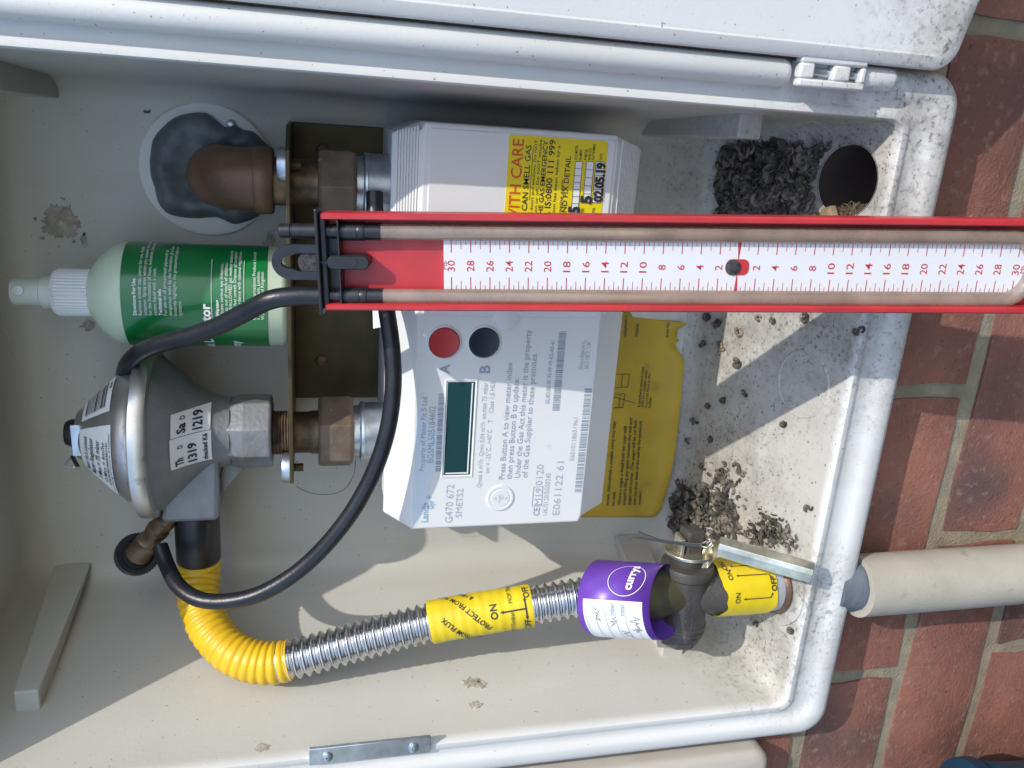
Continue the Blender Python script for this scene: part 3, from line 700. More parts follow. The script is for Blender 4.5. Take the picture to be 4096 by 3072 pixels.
# approval seal
c = fpt(2000, 1991); c.y = F
k = MB(); k.lathe([(.0090, 0), (.0088, .0007), (.0080, .0010), (.0068, .0006), (.0060, .0005), (.0058, .0009), (0, .0009)], c, (0, -1, 0), 40, cap0=False, cap1=False); seal = k.build('seal_disc', M['paint'], gm)
k = MB()
for s, dz, w in (('19', .0032, .0018), ('Landis', .0008, .0054), ('Gyr+', -.0012, .0036), ('15', -.0038, .0018)):
    text(k, s, frame(c + V((-w / 2 + (.001 if s == 'Gyr+' else 0), -.0009, dz - .0008)), XU, ZU), w=w, h=.0014, off=.00025)
k.build('printed_text', M['grey_ink'], seal, smooth=None)
# warning label
lx1 = fpt(2040, 537).x; lz1 = fpt(2036, 537).z; lz0 = fpt(2432, 560).z; lx0 = -.098; LF = F - .0009
k = MB(); k.loft([rr(lx0, lx1, lz0, lz1, .0022, LF - .0000), rr(lx0, lx1, lz0, lz1, .0022, LF - .00025)]); wlab = k.build('warning_label', M['yellow_label'], cover, smooth=None); wlab['label'] = 'yellow warning label with black and red print'
kt = MB(); kr = MB(); kw = MB(); kb = MB()
def wt_(mbk, s, xl, ptop, h, bold=0.01):   # right aligned end point given in photo pixels, text begins at xl
    e = fpt(*ptop, y=LF); text(mbk, s, frame(V((xl, LF - .0003, e.z)), XU, ZU), w=e.x - xl, h=h, bold=bold, off=.0002)
wt_(kr, 'HANDLE WITH CARE', -.0920, (2095, 557), .0062); wt_(kt, 'IF YOU THINK YOU CAN SMELL GAS', -.0930, (2125, 580), .0031)
wt_(kt, 'Turn off gas at control valve. Open doors and windows. Do NOT', -.0930, (2150, 560), .0017, .004); wt_(kt, 'NOT turn electrical switches on or off. Do NOT smoke', -.0930, (2168, 558), .0017, .004)
wt_(kt, 'CONTACT THE GAS EMERGENCY', -.0740, (2192, 562), .0027); wt_(kt, 'NUMBER IS:0800 111 999', -.0700, (2222, 560), .0035)
wt_(kt, 'supply until remedial action has been taken by a', -.0860, (2240, 582), .0017, .004); wt_(kt, 'to prevent gas escaping again.', -.0780, (2255, 712), .0016, .004); wt_(kt, 'METER CHANGE AND FIX DETAIL', -.0860, (2283, 625), .0029)
for s, px, py, xe in (('OLD METER', 2312, 582, 640), ('NUMBER', 2329, 597, 640), ('IF METER', 2350, 597, 640), ('BANK GIVE', 2366, 592, 640), ('FLAT NUMBER', 2382, 577, 640), ('DATE', 2410, 615, 640), ('METER', 2336, 832, 868), ('EX', 2352, 858, 870), ('METER', 2380, 830, 868), ('EX', 2396, 858, 870)):
    e = fpt(px, py, LF); b = fpt(px, xe, LF); text(kt, s, frame(V((b.x, LF - .0003, e.z)), XU, ZU), w=e.x - b.x, h=.0016, bold=.004, off=.0002)
MB().box(fpt(2128, 800).x, fpt(2128, 585).x, LF - .0004, LF - .0002, fpt(2131, 600).z, fpt(2129, 600).z).build('underline', M['ink'], wlab, smooth=None)
for pa, pb, n in (((2296, 645), (2324, 870), 8), ((2340, 645), (2370, 808), 5.85), ((2378, 645), (2412, 812), 6)):
    a = fpt(*pa, y=LF); zt, zb = fpt(pa[0], 700, LF).z, fpt(pb[0], 700, LF).z; xr, xl = a.x, fpt(*pb, y=LF).x
    kw.box(xl, xr, LF - .0004, LF - .0002, zb, zt)
    nn = int(n); w = (xr - xl) / nn
    for i in range(nn + 1): kb.box(xl + i * w - .00012, xl + i * w + .00012, LF - .0006, LF - .00045, zb, zt)
    for z in (zb, zt): kb.box(xl, xr, LF - .0006, LF - .00045, z - .00012, z + .00012)
kw.build('entry_boxes', M['white_ink'], wlab, smooth=None); kb.build('box_lines', M['ink'], wlab, smooth=None)
kt.build('printed_text', M['ink'], wlab, smooth=None); kr.build('printed_heading', M['redlabel_ink'], wlab, smooth=None)
k = MB(); YY = LF - .0009
for s, x, px, h, w in (('65', (880, 825), 2312, .0064, 0), ('5', (815, 782), 2362, .0062, 0), ('02.05.19', (808, 650), 2405, .0050, 0)):
    a = fpt(px, x[0], LF); b = fpt(px, x[1], LF); text(k, s, frame(V((a.x, YY, a.z)), XU, ZU), w=b.x - a.x, h=h, bold=.055, off=0)
k.build('marker_writing', M['ink'], wlab, smooth=None)
# pipe bosses
for x in (MX, LX):
    MB().lathe([(.0170, -.0262), (.0172, -.0300), (.0196, -.0310), (.0198, -.0325), (.0192, -.0330), (.0192, -.0500)], (x, MY, 0), (0, 0, 1), 40).build('pipe_boss', M['zinc'], gm)

# ------------------------------------------------------------------ spray bottle
bx, by = -.1150, .1180
BS = .962
sb = thing('spray_bottle', 'white spray bottle with green label standing on the bracket', 'bottle', (bx, by, .0137))
BR = .0312
prof = [(.0, .0140), (BR - .004, .0140), (BR - .001, .0152), (BR, .018), (BR, .1120), (BR - .0006, .1155), (BR - .003, .1205), (BR - .0075, .1262), (.0175, .1310), (.0150, .1328), (.0135, .1340)]
MB().lathe(prof, (bx, by, 0), (0, 0, 1), 56, cap0=False).build('body', M['bottle'], sb, smooth=60)
MB().lathe([(BR + .0002, .0262), (BR + .00045, .0264), (BR + .00045, .1105), (BR + .0002, .1107)], (bx, by, 0), (0, 0, 1), 64, cap0=False, cap1=False).build('green_label', M['green'], sb)
nr = 44; lps = []
for z, q in ((.1330, .0), (.1332, 1), (.1520, 1), (.1545, .9)):
    l = []
    for k in range(nr * 2):
        r = (.0136 + (.0006 if k % 2 else 0)) * (q if q else .9); t = math.pi * k / nr; l.append(V((bx + r * math.cos(t), by + r * math.sin(t), z)))
    lps.append(l)
MB().loft(lps).build('ribbed_collar', M['collar'], sb, smooth=25)
MB().lathe([(.0098, .1540), (.0100, .1545), (.0100, .1612), (.0092, .1620), (.0084, .1622), (.0083, .1760), (.0074, .1782), (.0, .1786)], (bx, by, 0), (0, 0, 1), 36, cap1=False).build('spray_head', M['nozzle'], sb)
MB().lathe([(.0026, 0), (.0026, .0012), (.0016, .0012), (.0016, .0004), (0, .0004)], (bx + .0022, by - .0078, .1722), (.25, -1, 0), 16, cap1=False).build('spray_orifice', M['collar'], sb)
def cylmap(O, A, ref, r):
    A = V(A).normalized(); ref = V(ref); ref = (ref - A * A.dot(ref)).normalized(); side = A.cross(ref)
    def f(a, s):   # a = arc length, s = along axis
        t = a / r; return V(O) + A * s + (ref * math.cos(t) + side * math.sin(t)) * r
    return f
bm_ = cylmap((bx, by, 0), (0, 0, 1), (0, -1, 0), BR + .0008)
k = MB()
def btext(s, a0, z, h, w=None, bold=.0): text(k, s, None, w=w, h=h, bold=bold, mapf=lambda u, v: bm_(a0 + u, z + v))
for s, a0, z, bd in (('Directions For Use', -.006, .1020, .03), ('Remove transit cap, pierce for use. Apply', -.006, .0990, 0), ('actuator. Spray area which you suspect and check', -.006, .0962, 0), ('for the formation of foam, withdraw, then wipe', -.006, .0934, 0), ('excess liquid with a cloth.', -.006, .0906, 0),
                     ('Technical Info', -.006, .0876, .03), ('For use on all pressurised pipework to', -.006, .0848, 0), ('dangerous leaks by the formation of a foam', -.006, .0820, 0), ('instantly highlights the pressurised pipe or', -.006, .0792, 0), ('systems.', -.006, .0764, 0),
                     ('Warning', -.006, .0548, .03), ('Causes serious eye irritation.', -.006, .0522, 0), ('Keep out of reach of children.', -.006, .0496, 0), ('If SWALLOWED get medical assistance', -.006, .0470, 0), ('if you feel unwell. Dispose of container', -.006, .0444, 0), ('in accordance with national regulations', -.006, .0418, 0),
                     ('Kingfisher International Products Limited', -.008, .0330, 0), ('3 Sheldon Square, London,', -.008, .0306, 0), ('W2 6PX, United Kingdom', -.008, .0282, 0), ('Please retain this information', -.008, .0270 - .004 + .004, 0)):
    if s.startswith('Please'): continue
    btext(s, a0, z, .0019, bold=bd)
for s, a0, z in (('Leak Detector', -.046, .060), ('spray', -.044, .044)): btext(s, a0, z, .0055, bold=.03)
k.build('printed_text', M['white_ink'], sb, smooth=None)
k = MB()
def bline(a0, z0, a1, z1, n=8): k.tube([bm_(a0 + (a1 - a0) * i / n, z0 + (z1 - z0) * i / n) for i in range(n + 1)], .0002, 4)
bline(-.008, .0400, -.008, .0590); bline(-.008, .0400, .03, .0400, 16); bline(-.008, .0590, .03, .0590, 16)
k.build('warning_frame', M['white_ink'], sb, smooth=None)

sb.scale = (1, 1, BS)

# ------------------------------------------------------------------ regulator
RX, RY = LX, .104
def rz(z):
    return z if z < .06 else (.06 + (z - .06) * .867 if z < .0975 else .0925 + (z - .0975) * .90)
def rzp(p): return [(r, rz(h)) for r, h in p]
rg = thing('gas_regulator', 'grey cast metal gas regulator with white stickers at upper left', 'regulator', (RX, RY, .0255))
MB().lathe(rzp([(.0, .1500), (.0120, .1500), (.0150, .1494), (.0165, .1470), (.0270, .1365), (.0370, .1250), (.0410, .1195), (.0432, .1165), (.0438, .1130), (.0450, .1105), (.0500, .1090)]), (RX, RY, 0), (0, 0, 1), 64, cap0=False, cap1=False).build('dome', M['alu'], rg, smooth=35)
MB().lathe(rzp([(.0440, .1094), (.0515, .1092), (.0532, .1082), (.0535, .1060), (.0535, .1000), (.0528, .0985), (.0500, .0975), (.0440, .0972)]), (RX, RY, 0), (0, 0, 1), 72).build('flange_ring', M['alu'], rg, smooth=35)
MB().lathe(rzp([(.0495, .0980), (.0480, .0955), (.0420, .0880), (.0340, .0780), (.0285, .0700), (.0250, .0630), (.0230, .0570), (.0220, .0500)]), (RX, RY, 0), (0, 0, 1), 64).build('lower_body', M['cast'], rg, smooth=50)
hexp = [(.0240 * math.cos(R(45 * q + 22.5)), .0240 * math.sin(R(45 * q + 22.5))) for q in range(8)]
k = MB(); k.loft([[V((RX + a * f, RY + b * f, z)) for a, b in hexp] for f, z in ((.90, .0560), (1, .0420), (1, .0262), (.95, .0248))]); k.build('inlet_socket', M['cast'], rg, smooth=None, bevel=.0008)
# angular outlet block on the left side
k = MB()
lpA = [V((RX - .010, y, z)) for y, z in ((RY - .020, .0895), (RY + .020, .0895), (RY + .020, .0600), (RY - .020, .0560))]
lpB = [V((-.2520, y, z)) for y, z in ((RY - .019, .0925), (RY + .019, .0925), (RY + .019, .0580), (RY - .019, .0580))]
lpC = [V((-.2555, y, z)) for y, z in ((RY - .018, .0915), (RY + .018, .0915), (RY + .018, .0590), (RY - .018, .0590))]
k.loft([lpA, lpB, lpC]); k.build('outlet_block', M['cast'], rg, smooth=None, bevel=.003)
k = MB(); k.loft([[V((RX + x, y, z)) for x, z in ((-.052, .0640), (-.020, .0560), (-.020, .0400))] for y in (RY - .004, RY + .004)]); k.build('gusset', M['cast'], rg, smooth=None, bevel=.001)
MB().lathe([(.0138, .0), (.0142, .0012), (.0142, .0365), (.0134, .0380), (.0118, .0385), (.0118, .041)], (-.2545, RY, .0740), (-1, 0, 0), 40).build('outlet_coupling', M['black_plastic'], rg)
# cap, clip and seal wire on top
MB().lathe(rzp([(.0085, .1490), (.0085, .1530), (.0070, .1562), (.0, .1570)]), (RX + .003, RY - .006, 0), (0, 0, 1), 24, cap1=False).build('adjuster_cap', M['black_plastic'], rg)
MB().box(RX - .008, RX + .012, RY - .017, RY - .0155, rz(.1440), rz(.1505)).build('cap_clip', M['zinc'], rg, bevel=.0004)
MB().tube(spline([V((RX - .010, RY - .015, .142)), V((RX - .013, RY - .018, .144)), V((RX - .015, RY - .017, .140)), V((RX - .0145, RY - .018, .136))], .001), .0005, 6).build('seal_wire', M['zinc'], rg)
MB().tube([V((RX - .008, RY - .0165, .1405)), V((RX - .0155, RY - .0145, .1385))], .0012, 8).build('seal_pin', M['black_plastic'], rg)
# stickers wrapped on the dome cone
def cone_pt(ang, t, lift=.0005):   # t 0 at small end .. 1 at wide end
    pf = [(.0165, rz(.1470)), (.0270, rz(.1365)), (.0370, rz(.1250)), (.0410, rz(.1195))]; q = min(2, int(t * 3)); f = t * 3 - q; r = pf[q][0] + (pf[q + 1][0] - pf[q][0]) * f + lift; z = pf[q][1] + (pf[q + 1][1] - pf[q][1]) * f + lift * .8
    return V((RX + r * math.sin(ang), RY - r * math.cos(ang), z))
def sticker(a0, a1, t0, t1, name='sticker'):
    k = MB(); na, nt_ = 12, 8
    for i in range(na + 1):
        for j in range(nt_ + 1): pass
    vs = [cone_pt(a0 + (a1 - a0) * i / na, t0 + (t1 - t0) * j / nt_) for i in range(na + 1) for j in range(nt_ + 1)]
    fs = [(i * (nt_ + 1) + j, (i + 1) * (nt_ + 1) + j, (i + 1) * (nt_ + 1) + j + 1, i * (nt_ + 1) + j + 1) for i in range(na) for j in range(nt_)]
    k.add(vs, fs); return k.build(name, M['paper'], rg)
def cone_text(k, s, a0, t0, size, wang, lift=.0009, bold=.01):
    vs, fs = text_geo(s, bold); x0 = min(v[0] for v in vs); x1 = max(v[0] for v in vs)
    k.add([cone_pt(a0 + (x - x0) / (x1 - x0) * wang, t0 - y * size, lift) for x, y in vs], fs)
s1 = sticker(R(-44), R(28), .10, .97); s2 = sticker(R(40), R(80), .14, .88)
k = MB()
for q, (tx, t_, sz, wa) in enumerate((('Meter Fit 5 Limited', .30, .12, 50), ('Meter Regulator', .43, .13, 48), ('P Max = 75 mbar', .57, .12, 44), ('Q Max = 6m/hr', .70, .12, 42), ('Working Pressure 21mbar', .94, .08, 58))): cone_text(k, tx, R(-8 - wa / 2), t_, sz, R(wa))
for q in range(30):
    a = R(-30) + R(44) * q / 30; w = R(44) / 30 * random.choice((.4, .6)); k.add([cone_pt(a, .76, .0009), cone_pt(a + w, .76, .0009), cone_pt(a + w, .84, .0009), cone_pt(a, .84, .0009)], [(0, 1, 2, 3)])
k.build('printed_text', M['ink'], s1, smooth=None)
k = MB()
for q in range(13):
    t = .24 + .44 * q / 13; w = random.choice((.010, .020)); a0, a1 = R(45), R(75); nn = 8
    vs = [cone_pt(a0 + (a1 - a0) * i_ / nn, tt, .0009) for tt in (t, t + w) for i_ in range(nn + 1)]; k.add(vs, [(i_, i_ + 1, nn + 2 + i_, nn + 1 + i_) for i_ in range(nn)])
cone_text(k, 'M', R(64), .84, .1, R(7)); k.build('barcode', M['ink'], s2, smooth=None)
# stickers on the lower body: flat little plates following the cone
def body_r(z):
    pr = [(rz(a), b) for a, b in [(.0980, .0495), (.0955, .0480), (.0880, .0420), (.0780, .0340), (.0700, .0285), (.0630, .0250), (.0570, .0230), (.0500, .0220)]]
    for (za, ra), (zb, rb) in zip(pr, pr[1:]):
        if zb <= z <= za: return rb + (ra - rb) * (z - zb) / (za - zb)
    return .022
def body_pt(x, z, lift): r = body_r(z) + lift; return V((RX + x, RY - math.sqrt(max(1e-6, r * r - x * x)), z))
def body_sticker(x0, x1, z0, z1):
    k = MB(); n1, n2 = 10, 8
    vs = [body_pt(x0 + (x1 - x0) * i / n1, z0 + (z1 - z0) * j / n2, .0007) for i in range(n1 + 1) for j in range(n2 + 1)]
    k.add(vs, [(i * (n2 + 1) + j, (i + 1) * (n2 + 1) + j, (i + 1) * (n2 + 1) + j + 1, i * (n2 + 1) + j + 1) for i in range(n1) for j in range(n2)]); return k.build('sticker', M['paper'], rg)
def body_text(k, s, x0, z0, w, h, bold=.03):
    vs, fs = text_geo(s, bold); a = min(v[0] for v in vs); b = max(v[0] for v in vs); k.add([body_pt(x0 + (x - a) / (b - a) * w, z0 + y / .7 * h, .0012) for x, y in vs], fs)
sA = body_sticker(-.0095, .0098, .0600, .0815); k = MB()
body_text(k, 'Th', -.0080, .0750, .0050, .0040); body_text(k, 'D', .0032, .0752, .0020, .0026, .02); body_text(k, '1319', -.0075, .0682, .0122, .0044); body_text(k, 'checked K6', -.0086, .0622, .0172, .0026)
k.build('printed_text', M['ink'], sA, smooth=None)
sB = body_sticker(.0102, .0232, .0605, .0810); k = MB()
body_text(k, 'Sa', .0118, .0738, .0056, .0042); body_text(k, 'D', .0195, .0740, .0018, .0026, .02); body_text(k, '1219', .0120, .0650, .0100, .0050); k.build('printed_text', M['ink'], sB, smooth=None)
# test nipple and its knurled cap
kc = at(552, 2216, .106); n_ = V((.50, -.80, -.32)).normalized()
np_end = at(705, 2030, .092)
na = (np_end - kc); NL = na.length
MB().lathe([(.0085, 0), (.0085, .0015), (.0078, .003), (.0078, NL * .30), (.0070, NL * .32), (.0064, NL * .38), (.0064, NL * .46), (.0073, NL * .48), (.0073, NL * .55), (.0060, NL * .57), (.0058, NL * .64), (.0068, NL * .66), (.0068, NL * .72), (.0056, NL * .74), (.0056, NL + .006)], kc, na, 28).build('test_nipple', M['brass'], rg, smooth=30)
lps = []; U = n_.orthogonal().normalized(); W = n_.cross(U); nn = 44
for r, h in ((.0128, -.0075), (.0136, -.0066), (.0136, .0), (.0128, .0008), (.0100, .0004), (.0095, -.0012)):
    lps.append([kc + n_ * h + (U * math.cos(2 * math.pi * q / (2 * nn)) + W * math.sin(2 * math.pi * q / (2 * nn))) * (r + (.0005 if q % 2 and r > .013 else 0)) for q in range(2 * nn)])
MB().loft(lps).build('knurled_cap', M['black_plastic'], rg, smooth=25)

# ------------------------------------------------------------------ U gauge
T = at(1280, 1048, .0015); B = at(4090, 1068, -.066)
GU = (B - T).normalized(); GS = XU - GU * GU.dot(XU); GS.normalize(); GN = GS.cross(GU); GN = GN if GN.y < 0 else -GN
ug = thing('u_gauge', 'long red water gauge with white millibar scale hanging before the meter', 'pressure gauge', T)
def uv(px, py, w=0.):
    O = T + GN * w; r = wray(px, py); t = (O - CAMP).dot(GN) / r.dot(GN); p = CAMP + r * t - O; return p.dot(GU), p.dot(GS)
def gp(u, v, w): return T + GU * u + GS * v + GN * w
def gbox(k, u0, u1, v0, v1, w0, w1):
    vs = [gp(u, v, w) for w in (w0, w1) for v in (v0, v1) for u in (u0, u1)]
    k.add(vs, [(0, 2, 3, 1), (4, 5, 7, 6), (0, 1, 5, 4), (2, 6, 7, 3), (0, 4, 6, 2), (1, 3, 7, 5)])
k30 = uv(1805, 1065, -.007)[0]; k30b = uv(4070, 1065, -.007)[0]; UEND = k30b + .030
vt = uv(2600, 866)[1]; vb = uv(2600, 1248)[1]; HW = (vt - vb) / 2; VC = (vt + vb) / 2
k = MB()
prof = [(-HW, -.0135), (HW, -.0135), (HW + .0002, -.001), (HW - .0006, 0), (HW - .0026, 0), (HW - .0032, -.001), (HW - .0032, -.0118), (-HW + .0032, -.0118), (-HW + .0032, -.001), (-HW + .0026, 0), (-HW + .0006, 0), (-HW - .0002, -.001)]
u0 = uv(1292, 1050)[0]
k.loft([[gp(u, VC + a, b) for a, b in prof] for u in (u0, UEND)]); k.build('red_channel', M['red_plastic'], ug, smooth=30)
# scale card
cu0 = uv(1775, 1060, -.0078)[0]; cv1 = uv(2600, 968, -.0078)[1]; cv0 = uv(2600, 1162, -.0078)[1]
k = MB(); gbox(k, cu0, UEND - .012, cv0, cv1, -.0120, -.0078); card = k.build('scale_card', M['card'], ug, smooth=None, bevel=.0003)
STEP = (k30b - k30) / 60.0; CVc = (cv0 + cv1) / 2
kt = MB(); WC = -.00765
def tick(u, v0, v1, w=.00028): kt.add([gp(u - w / 2, v0, WC), gp(u + w / 2, v0, WC), gp(u + w / 2, v1, WC), gp(u - w / 2, v1, WC)], [(0, 1, 2, 3)])
for i in range(0, 121):
    u = k30 + STEP * i * .5; full = i % 4 == 0; mid = i % 2 == 0
    ln = .0064 if full else (.0045 if mid else .0022); w = .00045 if full else .00028
    if abs(i - 60) < 1: continue
    tick(u, cv1 - ln * .95, cv1 - .0001, w); tick(u, cv0 + .0001, cv0 + ln, w)
kt.build('scale_marks', M['red_ink'], card, smooth=None)
kn = MB()
for i in range(-30, 31, 2):
    if i == 0: continue
    s = str(abs(i)); w = .0056 if len(s) == 2 else .0027; u = k30 + STEP * (i + 30)
    text(kn, s, (gp(u + .0018, CVc - w / 2 - .0004, WC), GS, -GU, GN), w=w, h=.0037, bold=.004, off=0)
text(kn, 'Mb', (gp(k30 - .0022, CVc - .0022, WC), GS, -GU, GN), w=.0042, h=.0022, off=0); text(kn, 'Mb', (gp(k30b + .0046, CVc - .0022, WC), GS, -GU, GN), w=.0042, h=.0022, off=0)
kn.build('scale_numbers', M['red_ink'], card, smooth=None)
# zero mark: red diamond line and slot with foam
uz = k30 + STEP * 30; k = MB()
for s in (1, -1):
    e = cv1 if s > 0 else cv0
    k.add([gp(uz - .0002, CVc + s * .004, WC), gp(uz + .0002, CVc + s * .004, WC), gp(uz + .0009, e - s * .0006, WC), gp(uz + .0009, e, WC), gp(uz - .0009, e, WC), gp(uz - .0009, e - s * .0006, WC)], [tuple(range(6)) if s < 0 else tuple(reversed(range(6)))])
k.build('zero_mark', M['red_ink'], card, smooth=None)
def rrect(u0, u1, v0, v1, r, w): return [gp(p.x, p.z, w) for p in rr(u0, u1, v0, v1, r, 0, 5)]
k = MB(); k.loft([rrect(uz - .0062, uz + .0058, CVc - .0041, CVc + .0041, .0030, -.0080), rrect(uz - .0062, uz + .0058, CVc - .0041, CVc + .0041, .0030, -.0074)]); k.build('zero_slot', M['red_plastic'], card, smooth=None)
k = MB(); k.lathe([(.0040, 0), (.0040, .0006), (.003, .0012), (0, .0014)], gp(uz - .0026, CVc, -.0074), GN, 24, cap1=False); k.build('foam_plug', M['foam'], card)
# tubes with a bend at the foot
v1 = uv(2600, 937, -.006)[1]; v2 = uv(2600, 1193, -.006)[1]; tr = .0041; ut0 = uv(1385, 1050, -.006)[0]
ub = uv(4035, 1060, -.006)[0]; rb = (v1 - v2) / 2; vm = (v1 + v2) / 2
path = [gp(ut0, v1, -.0068)] + [gp(ut0 + (ub - ut0) * q / 12, v1, -.0068) for q in range(1, 13)] + [gp(ub + rb * .85 * math.sin(R(a)), vm + rb * math.cos(R(a)), -.0068) for a in range(10, 180, 10)] + [gp(ub - (ub - ut0) * q / 12, v2, -.0068) for q in range(0, 13)]
MB().tube(path, tr, 20).build('clear_tube', M['tube'], ug)
for v in (v1, v2):
    MB().lathe([(.0036, -.022), (.0036, -.004), (.0043, -.0035), (.0046, .0), (.0046, .006), (.0044, .0062), (.0046, .0066), (.0046, .0095), (.0044, .010)], gp(ut0, v, -.0068), GU, 24).build('tube_socket', M['black_plastic'], ug)
    MB().lathe([(.00425, .0098), (.00425, .0180)], gp(ut0, v, -.0068), GU, 24).build('tube_collar', M['black_rubber'], ug)
# black head: plate, rib, tongue, hanging eye
k = MB(); pa = uv(1268, 1050)[0]; pb = uv(1282, 1050)[0]
gbox(k, pa, pb, VC - HW - .0022, VC + HW + .0022, -.0135, .0018); gbox(k, pb, pb + .0030, VC - HW + .0004, VC + HW - .0004, -.0130, -.0020); k.build('head_plate', M['black_plastic'], ug, smooth=None, bevel=.0006)
k = MB(); a = uv(1353, 1050)[0]; gbox(k, a, a + .0009, VC - HW + .0036, VC + HW - .0036, -.0118, -.0004); k.build('head_rib', M['black_plastic'], ug, smooth=None, bevel=.0003)
k = MB(); gbox(k, pb, a + .0005, v2, v1, -.0118, -.0090); k.build('head_floor', M['black_plastic'], ug, smooth=None)
k = MB(); a0 = uv(1306, 1050)[0]; a1 = uv(1476, 1050)[0]; k.loft([rrect(a0, a1, VC - .0034, VC + .0024 + .0010, .0030, -.0112), rrect(a0, a1, VC - .0034, VC + .0034, .0030, -.0008), rrect(a0 + .0004, a1 - .0004, VC - .0030, VC + .0030, .0028, -.0003)]); gbox(k, pb, a0 + .002, VC - .0008, VC + .0008, -.0110, -.0012); tg = k.build('head_tongue', M['black_plastic'], ug, smooth=30)
k = MB(); k.lathe([(.0026, 0), (.0026, .0003), (0, .0003)], gp(a0 + .0125, VC, -.0003), GN, 24, cap1=False); k.build('pin_mark', M['black_plastic'], tg)
eo = [(-.0055, .0088), (-.0150, .0088), (-.0208, .0066), (-.0238, .0), (-.0208, -.0066), (-.0150, -.0088), (-.0055, -.0088)]
# eye: outer outline and keyhole
e_u = lambda px: uv(px, 1050)[0]
uo = e_u(1082); ue = pa; n = 16
ts = [180 * q / 16 for q in range(17)]
outer = [(ue, .0088), (uo + .0130, .0088)] + [(uo + .0095 - .0095 * math.sin(R(t)), .0088 * math.cos(R(t))) for t in ts] + [(uo + .0130, -.0088), (ue, -.0088)]
inner = [(ue, .0046), (uo + .0130, .0046)] + [(uo + .0100 - .0056 * math.sin(R(t)), .0034 * math.cos(R(t))) for t in ts] + [(uo + .0130, -.0046), (ue, -.0046)]
k = MB(); no = len(outer); gv = [gp(a, VC + b - .0002, w) for w in (-.0020, -.0055) for ring_ in (outer, inner) for a, b in ring_]; gf = []
for q in range(no - 1):
    gf += [(q, q + 1, no + q + 1, no + q), (2 * no + q, 3 * no + q, 3 * no + q + 1, 2 * no + q + 1), (q, 2 * no + q, 2 * no + q + 1, q + 1), (no + q, no + q + 1, 3 * no + q + 1, 3 * no + q)]
k.add(gv, gf); k.build('hanging_eye', M['black_plastic'], ug, smooth=30)
MB().lathe([(.0062, -.0040), (.0062, .0), (.0056, .0010), (0, .0012)], gp(e_u(1235), VC - .0005, -.0040), GN, 28, cap1=False).build('foam_plug', M['foam'], ug)
# vent port on the right limb
MB().lathe([(.0030, -.0190), (.0036, -.0186), (.0037, -.0135), (.0032, -.0132), (.0032, -.0126), (.0037, -.0122), (.0037, -.0085), (.0032, -.0082), (.0032, -.0076), (.0037, -.0072), (.0037, .002)], gp(pa, v1, -.0068), GU, 22).build('vent_port', M['black_plastic'], ug)
MB().lathe([(.0032, -.012), (.0032, .002)], gp(pa, v2, -.0068), GU, 20).build('hose_port', M['black_plastic'], ug)

# ------------------------------------------------------------------ hoses
def hose(name, pts, r, label):
    p = spline(pts, .003); o = MB().tube(p, r, 18).build(name, M['black_rubber']); recenter(o, p[0]); tag(o, label, 'hose', 'black rubber test hoses'); return o
hp = gp(pa - .0005, v2, -.0068)
hose('rubber_hose', [hp, hp - GU * .012, at(1080, 1200, .014), at(980, 1250, .024), at(860, 1310, .036), at(740, 1350, .048), at(630, 1378, .060), at(555, 1412, .074), at(508, 1462, .092), at(500, 1520, .118), at(530, 1580, .145)], .0050,
     'black rubber hose from the gauge head across the green bottle')
hs = kc + n_ * .004
hose('rubber_hose', [at(640, 2185, .092), at(668, 2262, .082), at(715, 2345, .066), at(800, 2398, .054), at(920, 2404, .047), at(1060, 2366, .042), at(1220, 2262, .038), at(1370, 2100, .034), at(1480, 1920, .033), at(1545, 1740, .033), at(1572, 1560, .035), at(1568, 1400, .039), at(1548, 1250, .044), at(1528, 1110, .052), at(1510, 960, .060), at(1500, 850, .067), at(1498, 770, .071)], .0049,
     'black rubber hose looping from the regulator test nipple across the meter')

# ------------------------------------------------------------------ flexible gas pipe
fx = thing('flexible_pipe', 'corrugated flexible gas pipe with yellow sleeve and yellow label', 'gas pipe', (-.295, .03, -.2))
VX, VY = -.2935, .0310
cpts = [V((-.2895, RY, .0740)), V((-.302, RY - .001, .0738)), at(795, 2400, .090), at(845, 2520, .074), at(930, 2610, .060), at(1050, 2650, .053), at(1180, 2635, .050), at(1450, 2560, .046), at(1720, 2490, .042), at(1930, 2452, .039), at(2130, 2420, .036), at(2330, 2388, .033), V((VX, VY, -.205))]
full = resample(spline(cpts, .0015), .00075)
def cut(i0, i1): return full[i0:i1]
def near(p): return min(range(len(full)), key=lambda i: (full[i] - p).length)
iA = near(at(1165, 2637, .0503)); iB = near(at(1722, 2490, .042)); iC = near(at(2130, 2420, .036)); iE = len(full)
def corr(seg, r0, amp, period, phase=0): return [r0 + amp * (math.sin(2 * math.pi * (i * .00075) / period + phase)) for i in range(len(seg))]
seg = cut(0, iA); MB().tube(seg, [.0127 + (.0009 + .0005 * mn.noise(V((i * .04, 9, 0)))) * (1 - abs(math.sin(math.pi * (i * .00075) / .0052 + 1.1 * mn.noise(V((i * .025, 2, 0))))) ** 4) + .0006 * mn.noise(V((i * .03, 0, 0))) for i in range(len(seg))], 36).build('yellow_sleeve', M['yellow'], fx, smooth=70)
seg = cut(iA - 12, iB + 4); MB().tube(seg, corr(seg, .0116, .0014, .0058), 36).build('corrugated_steel', M['steel'], fx, smooth=70)
seg = cut(iB, iC); MB().tube(seg, [.0138 + .0001 * math.sin(i * .75) + .0002 * mn.noise(V((i * .08, 3, 0))) for i in range(len(seg))], 40).build('yellow_label', M['yellow_tape'], fx, smooth=70)
la, lb = full[iB], full[iC]
seg = cut(iC - 4, iE); MB().tube(seg, corr(seg, .0116, .0014, .0058), 36).build('corrugated_steel', M['steel'], fx, smooth=70)
